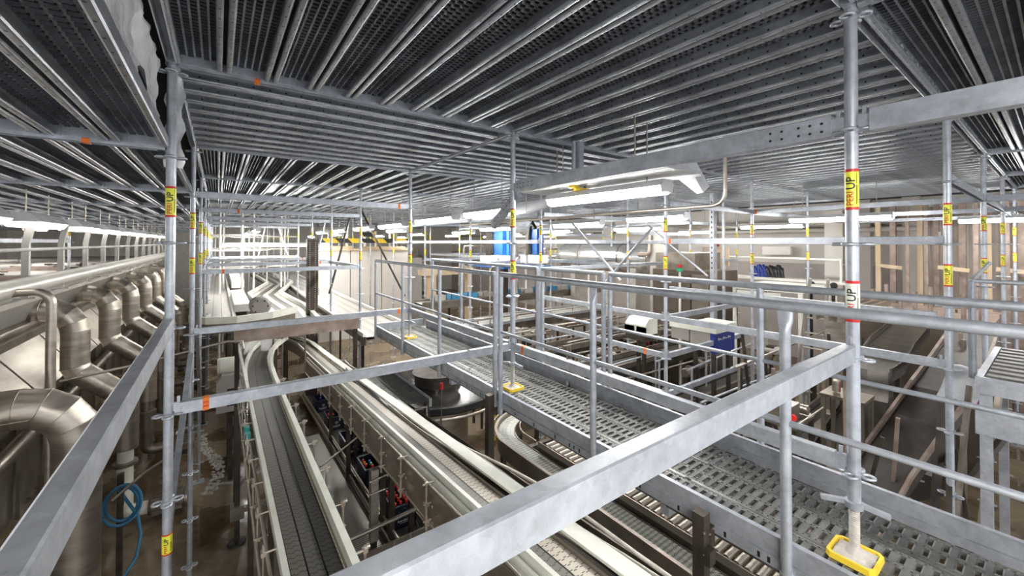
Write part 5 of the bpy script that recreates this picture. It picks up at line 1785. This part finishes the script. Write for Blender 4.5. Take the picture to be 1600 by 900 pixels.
t = thing('signal_tower', 'signal lamp with red over green lenses on a white stalk', 'signal lamp', (8.5, 4.39, -.95))
part('stalk', MB().tube([(8.5, 4.39, -3.8), (8.5, 4.39, -.62)], .025, 10), WHITE, t)
part('green_lens', MB().lathe([(.03, -.62), (.065, -.61), (.065, -.545), (.03, -.54)], (8.5, 4.39, 0), 14), GREEN, t)
part('red_lens', MB().lathe([(.03, -.53), (.045, -.525), (.05, -.47), (0, -.46)], (8.5, 4.39, 0), 14), REDB, t)
t = thing('notice_board', 'pale notice board with rows of printed sheets and red cap on top', 'board', (12, 5.5, -3.8))
part('board', MB().bb(12, 12.05, 5.0, 5.75, -.64, -.10), WOOD, t)
sh = MB()
for r in range(4):
    for c in range(2):
        sh.bb(11.985, 11.999, 5.34 + c * .18, 5.49 + c * .18, -.24 - r * .12, -.14 - r * .12)
part('printed_sheet', sh, WHITE, t)
ln = MB()
for r in range(4):
    for c in range(2):
        for k in range(3):
            ln.bb(11.98, 11.985, 5.355 + c * .18, 5.475 + c * .18, -.17 - r * .12 - k * .022, -.162 - r * .12 - k * .022)
part('printed_line', ln, GREYP, t)
part('red_cap', MB().lathe([(0, .06), (.08, .05), (.10, 0), (.05, -.02)], (12.0, 5.36, -.07), 14), RED, t)
part('post', MB().bar((12.03, 5.4, -3.8), (12.03, 5.4, -.6), .08, .08, (0, 1, 0)), WHITE, t)
t = thing('work_bench', 'white guard rail bench with dark bundles before the pale wall', 'bench', (13, 4.3, -3.8))
part('top', MB().bb(12.8, 13.4, 2.6, 5.6, -1.02, -.96), WHITE, t)
part('leg', MB().bb(12.9, 12.98, 2.8, 2.88, -3.8, -1.02).bb(12.9, 12.98, 5.3, 5.38, -3.8, -1.02), WHITE, t)
part('guard', MB().tube([(12.85, 2.7, -1), (12.85, 2.7, -.4), (12.85, 5.5, -.4), (12.85, 5.5, -1)], .03, 8), WHITE, t)
for i, (y, mt, n_) in enumerate(((4.62, NAVYP, 'blue'), (4.25, BLACK, 'black'))):
    mb = MB()
    for k in range(9):
        a = rs.uniform(0, 6)
        mb.tube([(13.05, y - .22 + .05 * k, -.95), (13.05 + .05 * math.sin(a), y - .20 + .05 * k, -.78), (13.1, y - .18 + .05 * k, -.70 + .03 * math.sin(a * 3)), (13.2, y - .15 + .05 * k, -.9)], .045, 8)
    single('cloth_bundle', mb, mt, '%s cloth bundle lying on the white bench before the wall' % n_, 'bundle')
single('wall_sign', MB().bb(15.7, 15.9, 4.75, 5.6, -.38, -.10), mat('lit_white_panel', (.92, .88, .84), None, .4), 'bright white panel hung on the pale far wall', 'panel')
single('wall_conduit', MB().tube([(15.6, 9.0, .42), (15.6, 1.0, .42)], .07, 10), WHITE, 'thick white conduit along the far wall under the deck', 'conduit')
single('cable_ladder', MB().bb(15.2, 15.99, 1, 10, .60, .64).bb(15.18, 15.2, 1, 10, .58, .70), STEELD, 'cable ladder along the top of the far wall', 'cable tray')
t = thing('service_post', 'wide galvanised slotted post beside middle pole, reaching the deck', 'post', (8.2, 3.55, -3.8))
part('post', MB().bar((8.2, 3.5, -3.8), (8.2, 3.5, 1.0), .12, .08, (0, 1, 0)).bar((8.2, 3.3, -3.8), (8.2, 3.3, 1.0), .04, .04, (0, 1, 0)), GALV, t)
hb = MB()
for k in range(14):
    hb.bb(8.136, 8.14, 3.49, 3.51, -.5 + k * .1, -.46 + k * .1)
part('dot_pattern', hb, INK, t)

# enclosure covers among the right conveyors
t = thing('labelling_machine', 'white topped machine head with a navy side, right of the middle pole', 'machine', (6.4, 2.55, -3.8))
part('hood', MB().bb(6.17, 6.81, 2.44, 2.88, -1.33, -1.22).bb(6.2, 6.6, 2.86, 3.2, -1.34, -1.25), CREAM, t)
part('body', MB().bb(6.2, 6.78, 2.48, 2.85, -1.62, -1.33).bb(6.22, 6.58, 2.88, 3.18, -1.52, -1.34), GREYP, t)
part('side_panel', MB().bb(6.19, 6.79, 2.462, 2.48, -1.64, -1.33).bb(6.185, 6.2, 2.462, 2.53, -1.62, -1.33), NAVYP, t)
lt = MB()
for k in range(8):
    lt.bb(6.28 + .05 * k, 6.315 + .05 * k, 2.4605, 2.462, -1.44, -1.405 - .012 * (k % 3))
part('print_line', lt, CABLE, t, 'faint pale print')
part('base', MB().bb(6.25, 6.30, 2.5, 2.55, -3.8, -1.62).bb(6.70, 6.75, 2.5, 2.55, -3.8, -1.62).bb(6.25, 6.30, 2.78, 2.83, -3.8, -1.62), DARK, t)
t = thing('machine_guard', 'dusty white machine guard with sloping top and windows, left of middle pole', 'machine', (6.1, 3.8, -3.8))
part('hood', MB().profile((6.0, 3.55, -1.55), (6.0, 3.95, -1.55), [(.05, 0), (.05, .17), (.16, .27), (.40, .27), (.40, 0)]), CREAM, t)
part('window', MB().add([(6.04, 3.52, -1.50), (6.04, 3.72, -1.50), (6.04, 3.72, -1.41), (6.04, 3.52, -1.41)], [(0, 1, 2, 3), (3, 2, 1, 0)]).add([(6.04, 3.76, -1.50), (6.04, 3.96, -1.50), (6.04, 3.96, -1.41), (6.04, 3.76, -1.41)], [(0, 1, 2, 3), (3, 2, 1, 0)]), GREYP, t)
part('base', MB().bb(6.1, 6.15, 3.6, 3.65, -3.8, -1.62).bb(6.3, 6.35, 3.85, 3.9, -3.8, -1.62).bb(6.05, 6.4, 3.55, 3.95, -1.65, -1.55), DARK, t)
# valve clutter and low conveyors in the middle distance
GM = 'low conveyors beyond the walkway'
for i, (pts, w_) in enumerate(((P_((4.2, 3.0, -2.5), (5.6, 3.0, -2.5), (7.2, 3.0, -2.5), (9.0, 3.0, -2.5)), .35), (P_((4.0, 4.4, -2.3), (6.0, 4.4, -2.3), (8.5, 4.4, -2.3), (11, 4.4, -2.3)), .45), (P_((4.2, 5.6, -2.2), (7, 5.6, -2.2), (11, 5.6, -2.2)), .4),
                               (P_((4.4, 1.6, -2.7), (6.0, 1.6, -2.7), (8.0, 1.7, -2.7), (10.5, 1.8, -2.7)), .3))):
    conveyor('low_conveyor', 'brown steel conveyor crossing the hall beyond the walkway, %s listed from the pole side' % ORD[i], 'conveyor', pts, w_, 2, (BELT_DARK,),
             rails=((1, .03, .09, STEELD), (-1, .03, .09, STEELD)), frame=DARK, legs=((0, tuple(pts[0] + Vector((.4, 0, -.2)))), (0, tuple(pts[1] + Vector((.2, 0, -.2)))), (0, tuple(pts[2] + Vector((-.4, 0, -.2))))), group=GM)
rs = random.Random(21)
GV = 'motors on the low conveyors'
for i in range(16):
    x, y = rs.uniform(4.6, 9.5), rs.choice([1.95, 2.65, 3.3, 4.0, 4.75, 5.2, 5.95]) + rs.uniform(-.05, .05)
    t = thing('drive_motor', 'small grey drive motor by the low conveyors, %s when counted from walkway pole outward' % ORD[i], 'motor', (x, y, -2.5), GV)
    z = rs.uniform(-2.45, -2.0)
    ax = rs.choice(['X', 'Y'])
    part('housing', MB().lathe([(0, -.16), (.07, -.16), (.085, -.13), (.085, .08), (.06, .1), (.05, .2), (0, .2)], (x, y, z), 14, ax), [STEELD, GREYP, CREAM][i % 3], t)
    part('gearbox', MB().box((x, y, z), (.13, .13, .18)), DARK, t)
    part('stand', MB().bar((x, y, -3.8), (x, y, z), .05, .05, (0, 1, 0)), DARK, t)
GB = 'blue crates on the far conveyor'
for i in range(12):
    x = 5.0 + .52 * i
    mb = MB()
    w_, h = .36, .16
    y = 9.4
    z = -1.6
    mb.bb(x, x + w_, y, y + .30, z, z + .02).bb(x, x + w_, y, y + .015, z, z + h).bb(x, x + w_, y + .285, y + .30, z, z + h).bb(x, x + .015, y, y + .3, z, z + h).bb(x + w_ - .015, x + w_, y, y + .3, z, z + h)
    single('blue_crate', mb, (CBLUE if i % 3 else GREYP), '%s crate on the line beyond the walkway end, %s from left' % ('blue' if i % 3 else 'grey', ORD[i]), 'crate', GB)
conveyor('low_conveyor', 'crate line carrying blue crates beyond the far end of the walkway', 'conveyor', P_((4.6, 9.55, -1.62), (8, 9.55, -1.62), (11.8, 9.55, -1.62)), .5, 2, (BELT_FAR,), legs=((0, (5.5, 9.5, -1.8)), (0, (9, 9.5, -1.8))),
         rails=((1, .03, .05, STEELD), (-1, .03, .05, STEELD)), group=GM)

# ------------------------------------------------------------------ right side
t = thing('ladder', 'light aluminium ladder leaning behind the handrail left of thick pole', 'ladder', (9.45, 2.44, -3.8))
la, lb_ = Vector((9.45, 2.66, -3.8)), Vector((8.9, 2.12, -.62))
ra, rb_ = Vector((9.45, 2.22, -3.8)), Vector((8.9, 1.86, -.62))
ALU = mat('aluminium', (.52, .48, .43), (.62, .58, .53), .35, .5, 6)
part('stile', MB().bar(la, lb_, .03, .06), ALU, t)
part('stile', MB().bar(ra, rb_, .03, .06), ALU, t)
for k in range(11):
    f_ = .05 + k * .09
    part('rung', MB().tube([la.lerp(lb_, f_), ra.lerp(rb_, f_)], .018, 8), ALU, t)
for q in (la, ra):
    part('foot', MB().box(q + Vector((0, 0, .03)), (.06, .08, .06)), BLACK, t)
t = thing('side_table', 'small steel bench with a red pot behind the ladder', 'bench', (6.0, .98, -3.8))
part('top', MB().bb(5.9, 6.3, .72, 1.12, -1.75, -1.72), STEELD, t)
for xx in (5.93, 6.27):
    for yy in (.75, 1.09):
        part('leg', MB().bar((xx, yy, -3.8), (xx, yy, -1.75), .04, .04, (0, 1, 0)), STEELD, t)
part('shelf', MB().bb(5.9, 6.3, .72, 1.12, -2.6, -2.57), STEELD, t)
single('red_pot', MB().lathe([(0, -1.70), (.05, -1.70), (.055, -1.60), (.03, -1.57), (0, -1.57)], (6.05, .86, 0), 14), RED, 'small red pot on the steel bench behind the ladder', 'pot')
single('clear_jar', MB().lathe([(0, -1.70), (.04, -1.70), (.04, -1.58), (.025, -1.54), (0, -1.54)], (6.05, 1.0, 0), 14), STEEL, 'small steel jar next to the red pot on the bench', 'jar')
# steel chute conveyor folding down toward the camera
CH = P_((9.6, .95, -1.35), (8.2, .92, -1.45), (7.4, .88, -1.55), (7.05, .95, -1.62), (6.9, .93, -1.95), (6.75, .95, -2.15), (6.3, 1.05, -2.5), (5.4, 1.15, -3.1))
conveyor('chute_conveyor', 'kinked steel chute conveyor dropping down behind the thick front pole', 'conveyor', CH, .42, 2, (mat('chute_steel', (.045, .038, .032), (.11, .095, .08), .30, .5, 5),),
         rails=((1, .02, .06, DARK), (-1, .02, .06, DARK)), frame=DARK, zdrop=.12, legs=((0, (7.0, .75, -1.8)), (0, (8.4, .9, -1.65)), (0, (6.0, 1.1, -2.8))))
CH2 = P_((9.5, .25, -1.3), (7.6, .22, -1.45), (6.6, .25, -1.60), (6.2, .36, -1.85), (5.8, .55, -2.3), (5.2, .75, -2.9), (4.6, .85, -3.3))
conveyor('belt_conveyor', 'dark belt conveyor curving down to the lower right behind the poles', 'conveyor', CH2, .40, 1, (mat('worn_belt', (.04, .032, .027), (.08, .065, .055), .45, .1, 8),),
         rails=((1, .03, .05, RUST), (-1, .03, .05, RUST)), frame=DARK, legs=((0, (6.9, .2, -1.75)), (0, (5.6, .6, -2.6))))
single('chute_strips', MB().bb(7.6, 10.5, 1.35, 1.40, -1.15, -1.05).bb(7.6, 10.5, 1.5, 1.55, -1.15, -1.05).bb(7.6, 10.5, 1.65, 1.70, -1.15, -1.05).bar((8, 1.5, -3.8), (8, 1.5, -1.15), .05, .3, (0, 1, 0)), STEEL, 'parallel bright guide strips beyond the chute conveyor', 'guide')
t = thing('plastic_cover', 'white plastic sheet folded over the end of the dark belt conveyor', 'plastic sheet', (6.1, .03, -1.45))
vs, fs = [], []
for i in range(13):
    for j in range(7):
        a, b2 = i / 12, j / 6
        vs.append((6.3 - .5 * a, .12 - .26 * b2 + .06 * a, -1.22 - .24 * a ** 1.5 + .02 * math.sin(a * 7) + .012 * math.sin(b2 * 9 + a * 4)))
for i in range(12):
    for j in range(6):
        k = i * 7 + j
        fs.append((k, k + 1, k + 8, k + 7))
part('sheet', MB().add(vs, fs, True), FILM, t)
part('purple_edge', MB().tube([vs[k * 7 + 6] for k in range(13)], .008, 6), mat('purple_trim', (.30, .02, .35), None, .4), t)
single('puddle', MB().add([(8.6, .75, -3.795), (9.4, .45, -3.795), (11.0, .25, -3.795), (13.0, .45, -3.795), (13.6, .9, -3.795), (12.0, 1.3, -3.795), (10.2, 1.25, -3.795), (9.0, 1.05, -3.795)], [tuple(range(8))]),
       mat('standing_water', (.05, .045, .04), None, .04, 0, spec=.9), 'bright reflecting puddle on the floor behind the poles at right', 'puddle')
rs = random.Random(77)
GRp = 'brown rods among the right machinery'
for i in range(22):
    x, y = rs.uniform(5.3, 11.5), rs.uniform(-.5, 2.3)
    zt = rs.uniform(-2.2, -1.1)
    if rs.random() < .55:
        mb = MB().tube([(x, y, -3.8), (x, y, zt)], rs.uniform(.014, .03), 8)
    else:
        mb = MB().bar((x, y, -3.8), (x + rs.uniform(-.6, .6), y + rs.uniform(-.4, .4), zt), .03, .03, (0, 1, 0))
    mb.box((x, y, -3.79), (.1, .1, .02))
    single('stand_rod', mb, rs.choice([RUST, DARK, STEELD, DARK]), 'thin brown rod standing among the machines right of thick pole, %s of a scattered set' % (ORD[i] if i < 16 else 'seventeenth eighteenth nineteenth twentieth twenty-first twenty-second'.split()[i - 16]), 'rod', GRp)
GMf = 'brown machine frames beyond the walkway'
for i in range(15):
    x, y = 4.7 + .52 * i * .75 + rs.uniform(-.2, .2), rs.choice([1.2, 2.3, 3.6, 5.0, 6.3]) + rs.uniform(-.2, .2)
    zt = rs.uniform(-2.6, -1.75)
    a, c = rs.uniform(.3, .6), rs.uniform(.25, .5)
    t = thing('drive_station', 'small brown steel machine frame with drive boxes beyond the walkway, %s going outward' % ORD[i], 'machine', (x, y, -3.8), GMf)
    for sx in (0, a):
        for sy in (0, c):
            part('leg', MB().bar((x + sx, y + sy, -3.8), (x + sx, y + sy, zt), .04, .04, (0, 1, 0)), DARK, t)
    part('top_plate', MB().bb(x - .03, x + a + .03, y - .03, y + c + .03, zt, zt + .03), STEELD, t)
    part('drive_box', MB().bb(x + .05, x + a * .6, y + .04, y + c * .7, zt + .03, zt + .03 + rs.uniform(.08, .22)), rs.choice([BROWNM, GREYP, STEELD]), t)
    part('roller_drum', MB().lathe([(0, -c / 2), (.05, -c / 2), (.05, c / 2), (0, c / 2)], (x + a * .85, y + c / 2, zt + .09), 12, 'Y'), STEEL, t)
    part('cross_brace', MB().bar((x, y, -3.5), (x + a, y, zt - .2), .02, .02), DARK, t)
    part('side_rod', MB().tube([(x - .1, y - .04, zt + .06), (x + a + .25, y - .04, zt + .06)], .010, 6), STEEL, t)
    if i % 4 == 1:
        part('red_button', MB().lathe([(0, -.03), (.03, -.03), (.035, 0), (0, .01)], (x, y, zt + .12), 10, 'X'), RED, t)

# platform at the right edge
t = thing('side_platform', 'small raised platform with ribbed steel deck at the right edge', 'platform', (5.5, -.6, -3.8))
pf = MB()
x = 4.88
while x < 6.3:
    pf.profile((x, -.2, -1.0), (x, -2.4, -1.0), [(-.09, 0), (-.06, .03), (.02, .03), (.05, 0), (.05, -.02), (-.09, -.02)])
    x += .16
part('ribbed_deck', pf, GALVW, t)
part('fascia', MB().bb(4.80, 4.84, -2.4, -.15, -1.10, -.98).bb(4.80, 4.84, -2.4, -.15, -1.40, -1.22).bb(4.84, 6.3, -.19, -.15, -1.10, -.98), GALV, t)
part('leg', MB().bar((4.84, -.2, -3.8), (4.84, -.2, -1.0), .06, .06, (0, 1, 0)).bar((6.25, -.2, -3.8), (6.25, -.2, -1.0), .06, .06, (0, 1, 0)), GALV, t)
part('guard_post', MB().tube([(4.92, -.13, -1.02), (4.92, -.13, -.28)], .021, 12).tube([(4.92, -.13, -1.02), (4.92, -.13, -.28)], .021, 12), GALV, t)
part('guard_rail', MB().tube([(4.92, -.13, -.28), (4.92, -2.0, -.28)], .016, 10).tube([(4.92, -.13, -.62), (4.92, -2.0, -.62)], .014, 10).tube([(4.92, -.13, -.28), (6.2, -.13, -.18)], .016, 10), GALV, t)
mb = MB()
for k in range(7):
    mb.tube([(4.785, -.44 - .018 * k, -1.20), (4.77, -.445 - .018 * k, -1.30), (4.775, -.44 - .018 * k, -1.40)], .011, 6)
single('rag', mb, FILM, 'pale striped rag tied on the platform edge at the right', 'rag')
GSt = 'loose struts at the lower right'
for i, (a, e, r) in enumerate((((5.5, .05, -1.5), (4.7, -.02, -2.2), 0), ((5.6, -.05, -1.25), (5.0, -.02, -2.3), 0), ((5.8, -.32, -1.45), (5.3, -.08, -1.95), 0), ((5.9, -.2, -1.3), (5.4, -.1, -2.6), 0), ((5.2, .05, -1.3), (5.0, .2, -3.7), 0))):
    single('loose_strut', MB().bar(a, e, .035, .05), (DARK if i % 2 == 0 else STEELD), 'bare steel strut leaning below the platform at lower right, %s from the left' % ORD[i], 'strut', GSt)
# timber and steel posts with film curtain before the right wall
GPp = 'brown posts before the right wall'
for i, (y, x, w_) in enumerate(((2.03, 13, .09), (1.77, 13, .10), (1.50, 12.8, .06), (1.36, 13.2, .09), (1.22, 12.9, .06), (1.10, 13.2, .08), (.95, 13, .06), (.72, 13.2, .10), (.50, 12.8, .07), (.35, 13.1, .07), (.12, 12.9, .09), (-.05, 13.2, .08), (-.25, 13, .09))):
    single('wall_post', MB().bar((x, y, -3.8), (x, y, .95), w_, w_, (0, 1, 0)), (RUST if i % 3 else WOOD), 'brown upright post before the right wall, %s from the left' % ORD[i], 'post', GPp)
vs, fs = [], []
for i in range(61):
    y = 1.45 - 2.0 * i / 60
    for j, z in enumerate((.85, .2, -.5, -1.2, -1.9)):
        vs.append((13.5 + .05 * math.sin(i * 1.3) + .02 * math.sin(i * .5 + j), y, z))
for i in range(60):
    for j in range(4):
        k = i * 5 + j
        fs.append((k, k + 1, k + 6, k + 5))
single('film_curtain', MB().add(vs, fs, True), CURT, 'translucent pinkish film curtain hanging before the right wall', 'curtain')
for i, y in enumerate((1.6, .6, -.2)):
    single('timber_stub', MB().bar((12.9, y, -.55), (12.9, y + .45, -.50), .05, .08), WOOD, 'short pale timber strut nailed between the brown posts, %s from left' % ORD[i], 'timber')
single('white_column', MB().bb(13.8, 14.1, 2.9, 3.3, -3.8, .9), WALLC, 'white square column before the far wall left of thick pole', 'column')
single('timber_column', MB().bb(13.6, 13.75, 2.65, 2.8, -3.8, .9), WOOD, 'slim timber column right of the white column', 'column')
t = thing('machine_block', 'dark brown machine block under the right guardrail before the curtain', 'machine', (11, .9, -3.8))
part('body', MB().bb(10.4, 11.8, .2, 1.9, -3.8, -1.35), BROWNM, t)
part('top_frame', MB().bb(10.3, 11.9, .1, 2.0, -1.35, -1.25), RUST, t)
tp = MB()
for k in range(9):
    tp.tube([(10.35, .25 + .19 * k, -1.25), (10.35, .25 + .19 * k, -.75 - .1 * (k % 3))], .03, 8)
part('pipe_stub', tp, RUST, t)
for i, (y, z) in enumerate(((2.75, -1.0), (2.35, -1.0))):
    single('round_fitting', MB().lathe([(0, -.05), (.05, -.05), (.07, .0), (.06, .05), (0, .06)], (11.0, y, z + .1), 14, 'X').tube([(11, y, z), (11, y, -3.8)], .03, 8), BLACK, 'round black fitting above the machines left of the thick pole, %s from the left' % ORD[i], 'fitting')
t = thing('pallet_rack', 'white framed machine table with small parts below the bench at the wall', 'rack', (9.5, 2.9, -3.8))
part('frame', MB().bb(9.2, 10.8, 2.35, 3.6, -.95, -.88).bb(9.2, 9.26, 2.35, 2.41, -3.8, -.95).bb(9.2, 9.26, 3.54, 3.6, -3.8, -.95).bb(10.74, 10.8, 2.35, 2.41, -3.8, -.95).bb(10.74, 10.8, 3.54, 3.6, -3.8, -.95), CREAM, t)
part('louvre_panel', MB().bb(9.17, 9.2, 2.7, 3.5, -1.25, -.98), WHITE, t)
lv = MB()
for k in range(9):
    lv.bb(9.165, 9.17, 2.78 + k * .05, 2.80 + k * .05, -1.20, -1.05)
part('slot', lv, INK, t)

# small standing guardrail and back clutter: thin pipes and uprights through the depth
rs = random.Random(31)
GT = 'thin pipes standing in the far machinery'
for i in range(16):
    x, y = rs.uniform(5.2, 11.5), rs.uniform(6.4, 12.5)
    zt = rs.uniform(-.9, .0)
    c = rs.choice([STEEL, GALV, WHITE, STEELD])
    e = rs.uniform(.4, 1.4)
    single('process_pipe', MB().tube([(x, y, -3.8), (x, y, zt - .1)] + elbow((x, y, zt), (0, 0, 1), (1, 0, 0), .08, 3) + [Vector((x + e, y, zt))], rs.uniform(.018, .035), 8), c,
           'bent upright process pipe in the far machinery right of the walkway, %s counted outward' % ORD[i], 'pipe', GT)
GU = 'white uprights at the far end'
for i in range(16):
    x, y = rs.uniform(-.3, 3.0), rs.uniform(14.5, 25)
    mb = MB().tube([(x, y, -3.8), (x, y, 1.04)], .03, 8)
    for z in (-.9, -.25, .25):
        mb.tube([(x - .5, y, z), (x + .5, y, z)], .018, 6)
    single('far_upright', mb, WHITE, 'white upright with cross ties at the far hall end, %s of the row' % ORD[i], 'upright', GU)
GRo = 'bright guide rods over the low conveyors'
for i in range(16):
    y = 2.0 + .36 * i + rs.uniform(-.1, .1)
    x0 = rs.uniform(4.3, 6.0)
    x1 = x0 + rs.uniform(1.5, 4.5)
    z = rs.uniform(-2.25, -1.55)
    mb = MB().tube([(x0, y, z), (x1, y + rs.uniform(-.2, .2), z)], .016, 8).tube([(x0 + .1, y, z), (x0 + .1, y, -3.8)], .016, 8).tube([(x1 - .1, y, z), (x1 - .1, y, -3.8)], .016, 8)
    single('guide_rod', mb, rs.choice([STEEL, STEEL, GALV, STEELD]), 'thin steel guide rod on legs over the low conveyors, %s in depth' % ORD[i], 'rod', GRo)
GY = 'yellow posts'
single('yellow_post', MB().tube([(4.6, 5.9, -3.8), (4.6, 5.9, -.7)], .03, 10), YEL, 'bright yellow post beyond the walkway rail near the walkway pole', 'post')
for i in range(6):
    y = 18 + 2.2 * i
    t = thing('far_machine', 'pale far machine block at the end of the hall, %s in depth' % ORD[i], 'machine', (4 + i * .9, y, -3.8), 'far machines')
    x = (4.6, 6.6, 8.6, 5.2, 10.6, 7.4)[i]
    part('body', MB().bb(x, x + 1.8, y, y + 1.2, -3.8, -.9), (GREYP, STEELD, WHITE)[i % 3], t)
    part('hood', MB().bb(x + .2, x + 1.5, y + .1, y + 1.1, -.9, -.35), (WHITE, GREYP, STEELD)[i % 3], t)
    part('pipe', MB().tube([(x + .4, y + .5, -.35), (x + .4, y + .5, .6)], .06, 8).tube([(x + 1.2, y + .5, -.35), (x + 1.2, y + .5, .6)], .06, 8), STEEL, t)

# ------------------------------------------------------------------ camera, light, view
cam = bpy.data.cameras.new('camera')
co = bpy.data.objects.new('camera', cam)
COL.objects.link(co)
cam.sensor_width = 36.0
cam.lens = CF / 1600 * 36
cam.shift_x = (800 - CCX) / 1600
cam.shift_y = (CCY - 450) / 1600
cam.clip_start = .02
cam.clip_end = 200
co.matrix_world = Matrix(((RT.x, UP.x, -FW.x, CAM.x), (RT.y, UP.y, -FW.y, CAM.y), (RT.z, UP.z, -FW.z, CAM.z + Z0), (0, 0, 0, 1)))
SC.camera = co
W = bpy.data.worlds.new('hall_light')
SC.world = W
W.use_nodes = True
bg = W.node_tree.nodes['Background']
bg.inputs[0].default_value = (.93, .96, 1.0, 1)
bg.inputs[1].default_value = 1.15
vs_ = SC.view_settings
vs_.view_transform = 'Standard'
vs_.look = 'None'
vs_.gamma = 1.0
vs_.exposure = 0.0
vs_.use_curve_mapping = False
